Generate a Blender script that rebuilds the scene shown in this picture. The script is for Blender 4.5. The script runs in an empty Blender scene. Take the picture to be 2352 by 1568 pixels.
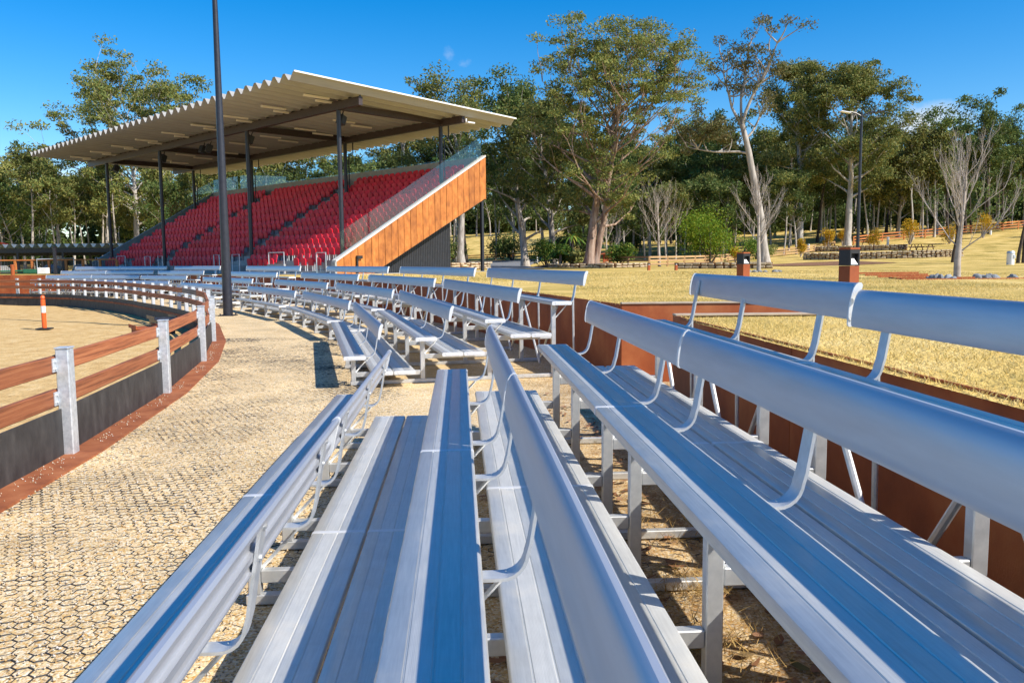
import bpy, math, random
import numpy as np
from mathutils import Vector, Matrix, noise as mnoise
R = math.radians
scene = bpy.context.scene
COL = scene.collection

# ------------------------------------------------------------------ camera
CAM_H = 1.55
F_PX, PITCH, ROLL = 1900.0 / 2352.0, math.atan(187.0 / 1900.0), -0.0088
cam = bpy.data.cameras.new('camera')
cam.sensor_width = 36.0
cam.lens = F_PX * 36.0
cam.clip_start, cam.clip_end = 0.05, 3000.0
cam_o = bpy.data.objects.new('camera', cam)
COL.objects.link(cam_o)
cr, sr = math.cos(ROLL), math.sin(ROLL)
rgt, upv = Vector((1, 0, 0)), Vector((0, math.sin(PITCH), math.cos(PITCH)))
fwd = Vector((0, math.cos(PITCH), -math.sin(PITCH)))
ri, ui = rgt * cr + upv * sr, upv * cr - rgt * sr
mw = Matrix.Identity(4)
for i in range(3):
    mw[i][0], mw[i][1], mw[i][2] = ri[i], ui[i], -fwd[i]
mw[2][3] = CAM_H
cam_o.matrix_world = mw
scene.camera = cam_o

# ------------------------------------------------------------------ light, sky, exposure
SUN_H = Vector((0.88, -0.475, 0)).normalized()     # horizontal direction towards the sun
SUN_EL = R(41.5)
sun = bpy.data.lights.new('sun', 'SUN')
sun.energy, sun.angle, sun.color = 5.0, R(0.53), (1.0, 0.93, 0.82)
sun_o = bpy.data.objects.new('sun', sun)
COL.objects.link(sun_o)
sdir = SUN_H * math.cos(SUN_EL) + Vector((0, 0, math.sin(SUN_EL)))
sun_o.rotation_euler = sdir.to_track_quat('Z', 'Y').to_euler()
sun_o.location = sdir * 60

world = bpy.data.worlds.new('World')
scene.world = world
world.use_nodes = True
wn, wl = world.node_tree.nodes, world.node_tree.links
wn.clear()
w_out = wn.new('ShaderNodeOutputWorld')
w_bg = wn.new('ShaderNodeBackground')
w_sky = wn.new('ShaderNodeTexSky')
w_sky.sky_type = 'NISHITA'
w_sky.sun_disc = False
w_sky.sun_elevation = SUN_EL
w_sky.sun_rotation = math.atan2(SUN_H.x, SUN_H.y)
w_sky.altitude = 300
w_sky.air_density, w_sky.dust_density, w_sky.ozone_density = 1.0, 0.45, 3.2
w_bg.inputs['Strength'].default_value = 0.132
w_hs = wn.new('ShaderNodeHueSaturation')
w_hs.inputs['Saturation'].default_value = 1.5
w_hs.inputs['Hue'].default_value = 0.503
wl.new(w_sky.outputs[0], w_hs.inputs['Color'])
# a few thin wisps of cloud low over the trees, part of the sky itself
w_tc = wn.new('ShaderNodeTexCoord')
w_noi = wn.new('ShaderNodeTexNoise')
w_noi.inputs['Scale'].default_value = 24.0
w_noi.inputs['Detail'].default_value = 8.0
w_noi.inputs['Roughness'].default_value = 0.62
wl.new(w_tc.outputs['Generated'], w_noi.inputs['Vector'])
w_sum = None
for (cd, sc, amt) in (((.505, 1.02, .163), (21, 21, 48), 1.15), ((.468, 1.018, .150), (18, 18, 50), .9), ((-.055, 1.028, .236), (34, 34, 60), .42), ((-.075, 1.028, .245), (44, 44, 30), .40), ((.185, 1.017, .118), (24, 24, 60), 1.0), ((-.55, 1.015, .10), (10, 10, 34), .8), ((.30, 1.018, .13), (14, 14, 34), .7)):
    w_su = wn.new('ShaderNodeVectorMath'); w_su.operation = 'SUBTRACT'
    w_su.inputs[1].default_value = Vector(cd).normalized()
    w_mu = wn.new('ShaderNodeVectorMath'); w_mu.operation = 'MULTIPLY'
    w_mu.inputs[1].default_value = sc
    w_le = wn.new('ShaderNodeVectorMath'); w_le.operation = 'LENGTH'
    wl.new(w_tc.outputs['Generated'], w_su.inputs[0]); wl.new(w_su.outputs[0], w_mu.inputs[0]); wl.new(w_mu.outputs[0], w_le.inputs[0])
    w_mr = wn.new('ShaderNodeMapRange')
    w_mr.inputs['From Min'].default_value = 0.0; w_mr.inputs['From Max'].default_value = 1.5
    w_mr.inputs['To Min'].default_value = amt; w_mr.inputs['To Max'].default_value = 0.0
    wl.new(w_le.outputs['Value'], w_mr.inputs['Value'])
    if w_sum is None: w_sum = w_mr.outputs[0]
    else:
        w_ad = wn.new('ShaderNodeMath'); w_ad.operation = 'MAXIMUM'
        wl.new(w_sum, w_ad.inputs[0]); wl.new(w_mr.outputs[0], w_ad.inputs[1]); w_sum = w_ad.outputs[0]
w_th = wn.new('ShaderNodeMath'); w_th.operation = 'MULTIPLY'
wl.new(w_sum, w_th.inputs[0]); wl.new(w_noi.outputs['Fac'], w_th.inputs[1])
w_ramp = wn.new('ShaderNodeValToRGB')
w_ramp.color_ramp.elements[0].position = 0.17
w_ramp.color_ramp.elements[1].position = 0.50
w_ramp.color_ramp.elements[1].color = (0.9, 0.9, 0.9, 1)
w_mix = wn.new('ShaderNodeMix')
w_mix.data_type = 'RGBA'
w_mix.inputs[7].default_value = (5.0, 5.2, 5.5, 1)
wl.new(w_th.outputs[0], w_ramp.inputs[0])
wl.new(w_ramp.outputs[0], w_mix.inputs[0])
wl.new(w_hs.outputs[0], w_mix.inputs[6])
wl.new(w_mix.outputs[2], w_bg.inputs[0])
wl.new(w_bg.outputs[0], w_out.inputs[0])

vs = scene.view_settings
scene.display_settings.display_device = 'sRGB'
vs.view_transform, vs.look = 'Standard', 'None'
vs.exposure, vs.gamma, vs.use_curve_mapping = 0.45, 1.0, False

# ------------------------------------------------------------------ materials
def shader(name):
    m = bpy.data.materials.new(name)
    m.use_nodes = True
    nt = m.node_tree
    return m, nt, nt.nodes, nt.links, nt.nodes['Principled BSDF']

def mat(name, cols, scale=8.0, rough=0.7, metal=0.0, stretch=(1, 1, 1), bump=0.0, bscale=None, detail=5.0,
        coords='Object', vary=0.0, rvar=0.0, spec=0.5, lo=0.3, hi=0.7, dist=0.01):
    m, nt, n, l, p = shader(name)
    p.inputs['Roughness'].default_value = rough
    p.inputs['Metallic'].default_value = metal
    p.inputs['Specular IOR Level'].default_value = spec
    tc = n.new('ShaderNodeTexCoord'); mp = n.new('ShaderNodeMapping')
    mp.inputs['Scale'].default_value = stretch
    l.new(tc.outputs[coords], mp.inputs['Vector'])
    no = n.new('ShaderNodeTexNoise')
    no.inputs['Scale'].default_value = scale; no.inputs['Detail'].default_value = detail
    no.inputs['Roughness'].default_value = 0.62
    l.new(mp.outputs[0], no.inputs['Vector'])
    rp = n.new('ShaderNodeValToRGB')
    els = rp.color_ramp.elements
    while len(els) < len(cols): els.new(0.5)
    for i, c in enumerate(cols):
        els[i].position = lo + (hi - lo) * i / max(1, len(cols) - 1)
        els[i].color = (*c, 1)
    l.new(no.outputs['Fac'], rp.inputs[0])
    last = rp.outputs[0]
    if vary:
        oi = n.new('ShaderNodeObjectInfo'); mr = n.new('ShaderNodeMapRange')
        mr.inputs['To Min'].default_value = 1 - vary; mr.inputs['To Max'].default_value = 1 + vary
        l.new(oi.outputs['Random'], mr.inputs['Value'])
        hs = n.new('ShaderNodeHueSaturation')
        l.new(mr.outputs[0], hs.inputs['Value']); l.new(last, hs.inputs['Color'])
        last = hs.outputs[0]
    l.new(last, p.inputs['Base Color'])
    if rvar:
        mr = n.new('ShaderNodeMapRange')
        mr.inputs['To Min'].default_value = rough - rvar; mr.inputs['To Max'].default_value = rough + rvar
        l.new(no.outputs['Fac'], mr.inputs['Value']); l.new(mr.outputs[0], p.inputs['Roughness'])
    if bump:
        b = n.new('ShaderNodeBump'); b.inputs['Strength'].default_value = bump; b.inputs['Distance'].default_value = dist
        if bscale:
            n2 = n.new('ShaderNodeTexNoise'); n2.inputs['Scale'].default_value = bscale; n2.inputs['Detail'].default_value = 4
            l.new(mp.outputs[0], n2.inputs['Vector']); l.new(n2.outputs['Fac'], b.inputs['Height'])
        else:
            l.new(no.outputs['Fac'], b.inputs['Height'])
        l.new(b.outputs[0], p.inputs['Normal'])
    return m

def leaf_mat(name, cols, trans=0.25):
    m, nt, n, l, p = shader(name)
    g = n.new('ShaderNodeNewGeometry'); rp = n.new('ShaderNodeValToRGB')
    els = rp.color_ramp.elements
    while len(els) < len(cols): els.new(0.5)
    for i, c in enumerate(cols):
        els[i].position = i / (len(cols) - 1); els[i].color = (*c, 1)
    l.new(g.outputs['Random Per Island'], rp.inputs[0])
    oi = n.new('ShaderNodeObjectInfo'); mr = n.new('ShaderNodeMapRange')
    mr.inputs['To Min'].default_value = 0.72; mr.inputs['To Max'].default_value = 1.25
    l.new(oi.outputs['Random'], mr.inputs['Value'])
    hs = n.new('ShaderNodeHueSaturation'); l.new(mr.outputs[0], hs.inputs['Value']); l.new(rp.outputs[0], hs.inputs['Color'])
    l.new(hs.outputs[0], p.inputs['Base Color'])
    p.inputs['Roughness'].default_value = 0.65
    p.inputs['Specular IOR Level'].default_value = 0.15
    tr = n.new('ShaderNodeBsdfTranslucent'); l.new(hs.outputs[0], tr.inputs['Color'])
    mx = n.new('ShaderNodeMixShader'); mx.inputs[0].default_value = trans
    l.new(p.outputs[0], mx.inputs[1]); l.new(tr.outputs[0], mx.inputs[2])
    l.new(mx.outputs[0], n['Material Output'].inputs['Surface'])
    return m

def glass_mat(name, tint):
    m, nt, n, l, p = shader(name)
    t = n.new('ShaderNodeBsdfTransparent'); t.inputs['Color'].default_value = (*tint, 1)
    g = n.new('ShaderNodeBsdfGlossy'); g.inputs['Roughness'].default_value = 0.03
    f = n.new('ShaderNodeLayerWeight'); f.inputs['Blend'].default_value = 0.25
    pw = n.new('ShaderNodeMath'); pw.operation = 'POWER'; pw.inputs[1].default_value = 2.0
    l.new(f.outputs['Facing'], pw.inputs[0])
    ad = n.new('ShaderNodeMath'); ad.operation = 'MULTIPLY_ADD'; ad.inputs[1].default_value = 0.35; ad.inputs[2].default_value = 0.05
    l.new(pw.outputs[0], ad.inputs[0])
    mx = n.new('ShaderNodeMixShader'); l.new(ad.outputs[0], mx.inputs[0])
    l.new(t.outputs[0], mx.inputs[1]); l.new(g.outputs[0], mx.inputs[2])
    l.new(mx.outputs[0], n['Material Output'].inputs['Surface'])
    return m

def gravel_mat(name, cols, scale, stain):
    m, nt, n, l, p = shader(name)
    tc = n.new('ShaderNodeTexCoord')
    v = n.new('ShaderNodeTexVoronoi'); v.inputs['Scale'].default_value = scale
    l.new(tc.outputs['Object'], v.inputs['Vector'])
    sp = n.new('ShaderNodeSeparateColor'); l.new(v.outputs['Color'], sp.inputs[0])
    rp = n.new('ShaderNodeValToRGB'); rp.color_ramp.interpolation = 'LINEAR'
    els = rp.color_ramp.elements
    while len(els) < len(cols): els.new(0.5)
    for i, c in enumerate(cols):
        els[i].position = i / (len(cols) - 1); els[i].color = (*c, 1)
    l.new(sp.outputs[0], rp.inputs[0])
    no = n.new('ShaderNodeTexNoise'); no.inputs['Scale'].default_value = stain; no.inputs['Detail'].default_value = 6
    l.new(tc.outputs['Object'], no.inputs['Vector'])
    mr = n.new('ShaderNodeMapRange'); mr.inputs['From Min'].default_value = 0.3; mr.inputs['From Max'].default_value = 0.7
    mr.inputs['To Min'].default_value = 0.78; mr.inputs['To Max'].default_value = 1.12
    l.new(no.outputs['Fac'], mr.inputs['Value'])
    hs = n.new('ShaderNodeHueSaturation'); l.new(mr.outputs[0], hs.inputs['Value']); l.new(rp.outputs[0], hs.inputs['Color'])
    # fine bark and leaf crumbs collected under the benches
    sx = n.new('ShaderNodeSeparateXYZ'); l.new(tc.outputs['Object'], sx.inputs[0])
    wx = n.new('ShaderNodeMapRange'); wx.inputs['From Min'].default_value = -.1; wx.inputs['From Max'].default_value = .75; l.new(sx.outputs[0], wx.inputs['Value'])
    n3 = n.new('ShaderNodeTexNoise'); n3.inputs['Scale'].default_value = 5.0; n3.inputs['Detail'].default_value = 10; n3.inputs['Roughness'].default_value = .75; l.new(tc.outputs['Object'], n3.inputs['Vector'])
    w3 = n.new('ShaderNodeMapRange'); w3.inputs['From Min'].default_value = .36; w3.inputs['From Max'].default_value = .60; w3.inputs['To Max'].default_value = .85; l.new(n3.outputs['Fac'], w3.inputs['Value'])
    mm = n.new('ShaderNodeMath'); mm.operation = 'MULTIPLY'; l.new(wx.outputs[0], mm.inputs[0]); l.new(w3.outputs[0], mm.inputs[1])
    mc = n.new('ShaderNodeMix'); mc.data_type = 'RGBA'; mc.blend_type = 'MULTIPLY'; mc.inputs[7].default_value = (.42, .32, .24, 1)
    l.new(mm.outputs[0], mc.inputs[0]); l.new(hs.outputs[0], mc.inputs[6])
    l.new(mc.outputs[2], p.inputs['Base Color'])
    p.inputs['Roughness'].default_value = 0.75; p.inputs['Specular IOR Level'].default_value = 0.3
    b = n.new('ShaderNodeBump'); b.inputs['Strength'].default_value = 0.6; b.inputs['Distance'].default_value = 0.005
    b.invert = True
    l.new(v.outputs['Distance'], b.inputs['Height']); l.new(b.outputs[0], p.inputs['Normal'])
    return m

MT = {}
def plank_mat(name, metal, dirt, gmax):
    m, nt, n, l, p = shader(name)
    tc = n.new('ShaderNodeTexCoord'); sx = n.new('ShaderNodeSeparateXYZ'); l.new(tc.outputs['Object'], sx.inputs[0])
    def math_(op, a, b=None, c=None):
        k = n.new('ShaderNodeMath'); k.operation = op
        for i, v in enumerate((a, b, c)):
            if v is None: continue
            if isinstance(v, (int, float)): k.inputs[i].default_value = v
            else: l.new(v, k.inputs[i])
        return k.outputs[0]
    # ribbed strips alternate with smooth strips across the plank
    ph_ = math_('MULTIPLY', math_('ADD', sx.outputs[0], .0022), 1 / .1336)
    fr_ = math_('FRACT', ph_); band = math_('GREATER_THAN', fr_, .5)
    rib = math_('SINE', math_('MULTIPLY', sx.outputs[0], 1500.0))
    oi = n.new('ShaderNodeObjectInfo'); off = n.new('ShaderNodeVectorMath'); off.operation = 'ADD'
    rr = n.new('ShaderNodeMath'); rr.operation = 'MULTIPLY'; rr.inputs[1].default_value = 40; l.new(oi.outputs['Random'], rr.inputs[0])
    l.new(tc.outputs['Object'], off.inputs[0]); l.new(rr.outputs[0], off.inputs[1])
    def noise_(sc, st, det=6, ro=.6):
        mp = n.new('ShaderNodeMapping'); mp.inputs['Scale'].default_value = st; l.new(off.outputs[0], mp.inputs[0])
        k = n.new('ShaderNodeTexNoise'); k.inputs['Scale'].default_value = sc; k.inputs['Detail'].default_value = det; k.inputs['Roughness'].default_value = ro
        l.new(mp.outputs[0], k.inputs[0]); return k.outputs['Fac']
    streak = noise_(18, (7, .35, 7)); dust = noise_(3.2, (1, 1, 1), 9, .7); speck = noise_(60, (1, 1, 1), 3)
    val = math_('ADD', math_('MULTIPLY_ADD', streak, .30, .465), math_('MULTIPLY', band, .055))
    val = math_('ADD', val, math_('MULTIPLY_ADD', dust, dirt, -.5 * dirt + .02))
    cb = n.new('ShaderNodeCombineColor'); l.new(val, cb.inputs[0]); l.new(val, cb.inputs[1]); l.new(math_('MULTIPLY', val, .955), cb.inputs[2])
    # grime: thin brown dust gathering in patches, a few pale splashes
    gm = n.new('ShaderNodeMapRange'); gm.inputs['From Min'].default_value = .52; gm.inputs['From Max'].default_value = .80; gm.inputs['To Max'].default_value = gmax; l.new(dust, gm.inputs['Value'])
    mx = n.new('ShaderNodeMix'); mx.data_type = 'RGBA'; l.new(gm.outputs[0], mx.inputs[0]); l.new(cb.outputs[0], mx.inputs[6]); mx.inputs[7].default_value = (.40, .35, .28, 1)
    sm = n.new('ShaderNodeMapRange'); sm.inputs['From Min'].default_value = .77; sm.inputs['From Max'].default_value = .80; l.new(speck, sm.inputs['Value'])
    m2 = n.new('ShaderNodeMix'); m2.data_type = 'RGBA'; l.new(sm.outputs[0], m2.inputs[0]); l.new(mx.outputs[2], m2.inputs[6]); m2.inputs[7].default_value = (.78, .77, .74, 1)
    l.new(m2.outputs[2], p.inputs['Base Color'])
    l.new(math_('SUBTRACT', metal, math_('ADD', math_('MULTIPLY', gm.outputs[0], .7), math_('MULTIPLY', band, .10))), p.inputs['Metallic'])
    l.new(math_('ADD', math_('MULTIPLY_ADD', streak, .12, .26), math_('MULTIPLY', band, .12)), p.inputs['Roughness'])
    bp_ = n.new('ShaderNodeBump'); bp_.inputs['Strength'].default_value = .12; bp_.inputs['Distance'].default_value = .001
    l.new(math_('ADD', math_('MULTIPLY', math_('MULTIPLY', rib, band), .6), math_('MULTIPLY', streak, 1.2)), bp_.inputs['Height']); l.new(bp_.outputs[0], p.inputs['Normal'])
    return m
MT['alu'] = plank_mat('mill_aluminium', .72, .22, .38)
MT['alu_foot'] = plank_mat('worn_foot_plank', .50, .30, .60)
MT['alu_back'] = mat('anodised_aluminium', [(.52, .54, .58), (.58, .60, .64)], 6, .42, .62, (4, .4, 4), .02, 150, vary=.02, rvar=.05, dist=.001)
MT['alu_frame'] = mat('aluminium_frame', [(.54, .56, .575), (.70, .71, .71)], 20, .45, .6, (1, 1, 1), .08, 60, rvar=.1, dist=.002)
MT['alu_cap'] = mat('cast_aluminium_cap', [(.74, .75, .76), (.82, .83, .83)], 30, .5, .4, bump=.05)
MT['galv'] = mat('galvanised_steel', [(.46, .50, .53), (.60, .64, .67), (.72, .75, .77)], 26, .45, .45, bump=.06, detail=8, rvar=.1)
MT['rail'] = mat('hardwood_rail', [(.13, .042, .015), (.33, .105, .038), (.44, .175, .07)], 5, .7, 0, (2, .25, 9), .25, 30, vary=.18, detail=9, dist=.004)
MT['rail_grey'] = mat('weathered_hardwood', [(.17, .14, .12), (.27, .23, .20)], 5, .8, 0, (2, .25, 9), .25, 30, vary=.1, detail=9, dist=.004)
MT['rubber'] = mat('black_rubber_belt', [(.022, .021, .021), (.045, .043, .042), (.085, .08, .075)], 3.5, .62, 0, (2, 2, 1), .08, 60, vary=.1, detail=10, lo=.35, hi=.8)
MT['rust'] = mat('weathering_steel', [(.22, .046, .010), (.36, .082, .018), (.47, .145, .04)], 1.6, .72, 0, (1, 1, .9), .1, 90, vary=.08, detail=10)
MT['edging'] = mat('edging_board', [(.17, .046, .015), (.28, .085, .028), (.36, .13, .05)], 4, .85, 0, (1, 1, 1), .06, 60, vary=.1, detail=10)
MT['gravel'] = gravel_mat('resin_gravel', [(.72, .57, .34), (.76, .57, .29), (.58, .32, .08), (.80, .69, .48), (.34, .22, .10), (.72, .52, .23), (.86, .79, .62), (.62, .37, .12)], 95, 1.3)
MT['grid'] = mat('black_plastic_grid', [(.018, .018, .02), (.04, .04, .042)], 20, .6)
MT['sand'] = mat('arena_sand', [(.46, .29, .12), (.60, .41, .18), (.68, .50, .26)], 3.2, .95, 0, (1, 1, 1), .8, 14, detail=12, spec=.1, dist=.05)
MT['lawn'] = mat('dry_lawn', [(.20, .17, .035), (.48, .35, .10), (.66, .47, .15), (.76, .58, .24)], .55, .95, 0, (1, 1, 1), .8, 25, detail=14, spec=.1, lo=.28, hi=.68, dist=.06)
MT['blade'] = leaf_mat('dry_grass_blade', [(.22, .19, .04), (.62, .45, .14), (.80, .60, .22), (.78, .62, .30), (.40, .30, .09)], .2)
MT['asphalt'] = mat('asphalt', [(.15, .155, .165), (.22, .225, .235)], 30, .85, bump=.2)
MT['seat'] = mat('red_plastic', [(.72, .014, .036), (.80, .034, .056)], 5, .5, vary=.14, spec=.3)
MT['dsteel'] = mat('dark_painted_steel', [(.016, .017, .024), (.03, .031, .04)], 10, .4, vary=.05)
MT['beam'] = mat('brown_painted_steel', [(.030, .018, .018), (.048, .030, .028)], 10, .5)
MT['roof'] = mat('cream_roof_sheet', [(.30, .29, .27), (.37, .36, .335)], 1.6, .5, 0.0, (.3, 3, 1), vary=0)
MT['concrete'] = mat('concrete', [(.30, .30, .29), (.42, .41, .39)], 3, .85, bump=.1, bscale=40)
MT['coping'] = mat('sandstone_coping', [(.38, .29, .20), (.52, .42, .31)], 6, .85, bump=.1)
MT['cap'] = mat('pale_capping', [(.60, .57, .52), (.70, .67, .62)], 4, .6)
MT['clad'] = mat('rusted_cladding', [(.26, .08, .014), (.43, .14, .022), (.55, .205, .042)], 3.2, .6, 0, (1.3, 1.3, .7), .05, 60, vary=.16, detail=9)
MT['ribbed'] = mat('charcoal_cladding', [(.020, .021, .024), (.034, .035, .04)], 5, .45)
MT['bluesteel'] = mat('blue_grey_steel', [(.17, .25, .28), (.24, .33, .36)], 5, .5)
MT['glass'] = glass_mat('clear_glass', (.80, .90, .92))
MT['batten'] = mat('batten_diffuser', [(.72, .66, .55), (.78, .72, .62)], 5, .5)
MT['black'] = mat('matt_black', [(.012, .012, .013), (.02, .02, .022)], 8, .55)
MT['white'] = mat('white_paint', [(.72, .73, .74), (.82, .82, .82)], 8, .5)
MT['orange'] = mat('orange_plastic', [(.75, .10, .018), (.82, .14, .025)], 8, .4)
MT['green_paint'] = mat('green_paint', [(.02, .12, .06), (.03, .17, .09)], 8, .5)
MT['sail'] = mat('red_shade_cloth', [(.22, .018, .015), (.30, .025, .02)], 6, .8)
MT['stone'] = mat('sandstone', [(.28, .21, .13), (.44, .35, .23), (.55, .47, .34)], 5, .9, vary=.25, bump=.3)
MT['rock'] = mat('grey_rock', [(.10, .11, .12), (.22, .235, .25), (.33, .34, .35)], 9, .85, vary=.2, bump=.4)
MT['mulch'] = mat('bark_mulch', [(.10, .045, .02), (.24, .11, .05), (.33, .19, .09)], 8, .95, bump=.8, bscale=30, dist=.05)
MT['timber'] = mat('pale_timber', [(.36, .21, .09), (.50, .32, .16)], 6, .8, 0, (1, 1, 1), vary=.15)
MT['timber_or'] = mat('orange_timber', [(.48, .15, .035), (.60, .22, .06)], 6, .75, 0, (1, 1, 1), vary=.15)
MT['darkwood'] = mat('dark_timber', [(.055, .022, .016), (.10, .04, .028)], 6, .7, vary=.1)
MT['bark_grey'] = mat('smooth_grey_bark', [(.13, .105, .085), (.34, .30, .26), (.50, .46, .41)], 3.5, .9, 0, (1.6, 1.6, .35), .4, 8, vary=.2, detail=8, dist=.05)
MT['bark_pale'] = mat('pale_bark', [(.22, .185, .15), (.44, .40, .35), (.60, .56, .50)], 3, .85, 0, (1.6, 1.6, .4), .3, 10, vary=.12, detail=8, dist=.03)
MT['bark_brown'] = mat('brown_bark', [(.13, .08, .055), (.32, .21, .15), (.50, .40, .31)], 2.4, .9, 0, (2.2, 2.2, .35), .6, 9, vary=.1, detail=9, dist=.06)
MT['bark_dark'] = mat('dark_bark', [(.03, .022, .018), (.085, .065, .05)], 5, .95, 0, (2, 2, .4), .4, vary=.3)
MT['twig'] = mat('pale_twig', [(.30, .25, .21), (.54, .47, .41)], 5, .85, vary=.1)
MT['leaf'] = leaf_mat('gum_leaves', [(0.067, 0.101, 0.028), (0.124, 0.167, 0.044), (0.192, 0.220, 0.064), (0.259, 0.234, 0.068), (0.221, 0.224, 0.058)])
MT['leaf_d'] = leaf_mat('dark_gum_leaves', [(0.048, 0.087, 0.025), (0.090, 0.140, 0.035), (0.145, 0.192, 0.053), (0.199, 0.204, 0.061)])
MT['leaf_y'] = leaf_mat('yellowish_gum_leaves', [(0.081, 0.115, 0.029), (0.155, 0.186, 0.050), (0.236, 0.249, 0.073), (0.296, 0.266, 0.087), (0.271, 0.254, 0.066)])  # yellower olive leaf colours, for the yellowish gums and shrubs
MT['leaf_r'] = leaf_mat('reddish_gum_leaves', [(0.065, 0.081, 0.028), (0.129, 0.117, 0.046), (0.168, 0.134, 0.062), (0.103, 0.126, 0.046)])
MT['leaf_b'] = leaf_mat('bright_wattle_leaves', [(0.080, 0.173, 0.015), (0.158, 0.284, 0.024), (0.259, 0.365, 0.030), (0.315, 0.304, 0.030)])
MT['leaf_g'] = leaf_mat('golden_leaves', [(0.325, 0.250, 0.019), (0.550, 0.362, 0.022), (0.625, 0.325, 0.025), (0.300, 0.288, 0.031)])
MT['leaf_l'] = leaf_mat('lush_leaves', [(0.038, 0.105, 0.018), (0.090, 0.195, 0.030), (0.180, 0.270, 0.045), (0.330, 0.330, 0.060)])
MT['litter'] = leaf_mat('dead_leaves', [(.16, .075, .035), (.28, .14, .07), (.36, .20, .12), (.14, .13, .05)], .1)
MT['straw'] = leaf_mat('dry_straw', [(.42, .27, .09), (.55, .38, .15), (.33, .18, .06)], .1)

# ------------------------------------------------------------------ mesh helpers
class MB:
    def __init__(self): self.v, self.f = [], []
    def add(self, vs, fs):
        o = len(self.v)
        self.v.extend(vs); self.f.extend([tuple(i + o for i in f) for f in fs])
    def box(self, x0, x1, y0, y1, z0, z1, m=None, ch=0.0):
        if ch > 0:
            P, idx = [], {}
            for sx in (0, 1):
                for sy in (0, 1):
                    for sz in (0, 1):
                        for ax in range(3):
                            c = [(x0, x1)[sx], (y0, y1)[sy], (z0, z1)[sz]]
                            for a in range(3):
                                if a != ax: c[a] += ch if (sx, sy, sz)[a] == 0 else -ch
                            idx[(sx, sy, sz, ax)] = len(P); P.append(tuple(c))
            Fs = []
            for ax in range(3):
                a, b = (ax + 1) % 3, (ax + 2) % 3
                for s in (0, 1):
                    q = []
                    for (i, j) in ((0, 0), (1, 0), (1, 1), (0, 1)):
                        k = [0, 0, 0]; k[ax] = s; k[a] = i; k[b] = j
                        q.append(idx[(*k, ax)])
                    Fs.append(tuple(q if s else q[::-1]))
                for i in (0, 1):
                    for j in (0, 1):
                        k0 = [0, 0, 0]; k0[a] = i; k0[b] = j; k1 = list(k0); k1[ax] = 1
                        q = (idx[(*k0, a)], idx[(*k1, a)], idx[(*k1, b)], idx[(*k0, b)])
                        Fs.append(q if (i ^ j) else q[::-1])
            for s in idx:
                if s[3] == 0:
                    q = (idx[(*s[:3], 0)], idx[(*s[:3], 1)], idx[(*s[:3], 2)])
                    Fs.append(q if sum(s[:3]) % 2 else q[::-1])
        else:
            P = [(x, y, z) for x in (x0, x1) for y in (y0, y1) for z in (z0, z1)]
            Fs = [(0, 1, 3, 2), (4, 6, 7, 5), (0, 4, 5, 1), (2, 3, 7, 6), (0, 2, 6, 4), (1, 5, 7, 3)]
        if m is not None: P = [tuple(m @ Vector(p)) for p in P]
        self.add(P, Fs); return self
    def tube(self, pts, rad, n=8, cap=True):
        pts = [Vector(p) for p in pts]
        if not hasattr(rad, '__len__'): rad = [rad] * len(pts)
        V, Fs, ref = [], [], None
        for i, p in enumerate(pts):
            d = (pts[min(i + 1, len(pts) - 1)] - pts[max(i - 1, 0)]).normalized()
            if ref is None: ref = Vector((0, 0, 1)) if abs(d.z) < .9 else Vector((1, 0, 0))
            a = d.cross(ref).normalized(); b = d.cross(a); ref = -b if False else ref
            for k in range(n):
                t = 2 * math.pi * k / n
                V.append(tuple(p + (a * math.cos(t) + b * math.sin(t)) * rad[i]))
            if i:
                for k in range(n):
                    k2 = (k + 1) % n; o = (i - 1) * n
                    Fs.append((o + k, o + k2, o + n + k2, o + n + k))
        if cap:
            Fs.append(tuple(range(n))[::-1]); Fs.append(tuple(range((len(pts) - 1) * n, len(pts) * n)))
        self.add(V, Fs); return self
    def prism(self, poly, y0, y1, swap=None):          # poly in (x, z) extruded along y; swap maps a point elsewhere
        n = len(poly)
        V = [(x, y0, z) for x, z in poly] + [(x, y1, z) for x, z in poly]
        if swap: V = [swap(*p) for p in V]
        Fs = [(i, (i + 1) % n, n + (i + 1) % n, n + i) for i in range(n)] + [tuple(range(n))[::-1], tuple(range(n, 2 * n))]
        self.add(V, Fs); return self
    def strip(self, path, w, t):                         # flat bar: path in (x, z), width along y, thickness across the path
        n = len(path); V, Fs = [], []
        for i, (x, z) in enumerate(path):
            a, b = path[max(i - 1, 0)], path[min(i + 1, n - 1)]
            dx, dz = b[0] - a[0], b[1] - a[1]; L = math.hypot(dx, dz) or 1
            nx, nz = -dz / L * t / 2, dx / L * t / 2
            V += [(x + nx, -w / 2, z + nz), (x + nx, w / 2, z + nz), (x - nx, w / 2, z - nz), (x - nx, -w / 2, z - nz)]
            if i:
                o = 4 * (i - 1)
                for k in range(4): Fs.append((o + k, o + 4 + k, o + 4 + (k + 1) % 4, o + (k + 1) % 4))
        Fs += [(0, 1, 2, 3), (4 * n - 1, 4 * n - 2, 4 * n - 3, 4 * n - 4)]
        self.add(V, Fs); return self
    def mesh(self, name, m, smooth=False):
        me = bpy.data.meshes.new(name)
        me.from_pydata(self.v, [], self.f)
        if m is not None: me.materials.append(MT[m] if isinstance(m, str) else m)
        me.validate()
        import bmesh
        bm = bmesh.new(); bm.from_mesh(me); bmesh.ops.recalc_face_normals(bm, faces=bm.faces); bm.to_mesh(me); bm.free()
        if smooth:
            for p in me.polygons: p.use_smooth = True
            if smooth != 'all': me.set_sharp_from_angle(angle=R(smooth if smooth is not True else 40))
        return me
    def build(self, name, m, parent=None, smooth=False, loc=None):
        return put(name, self.mesh(name, m, smooth), parent, loc)

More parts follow.
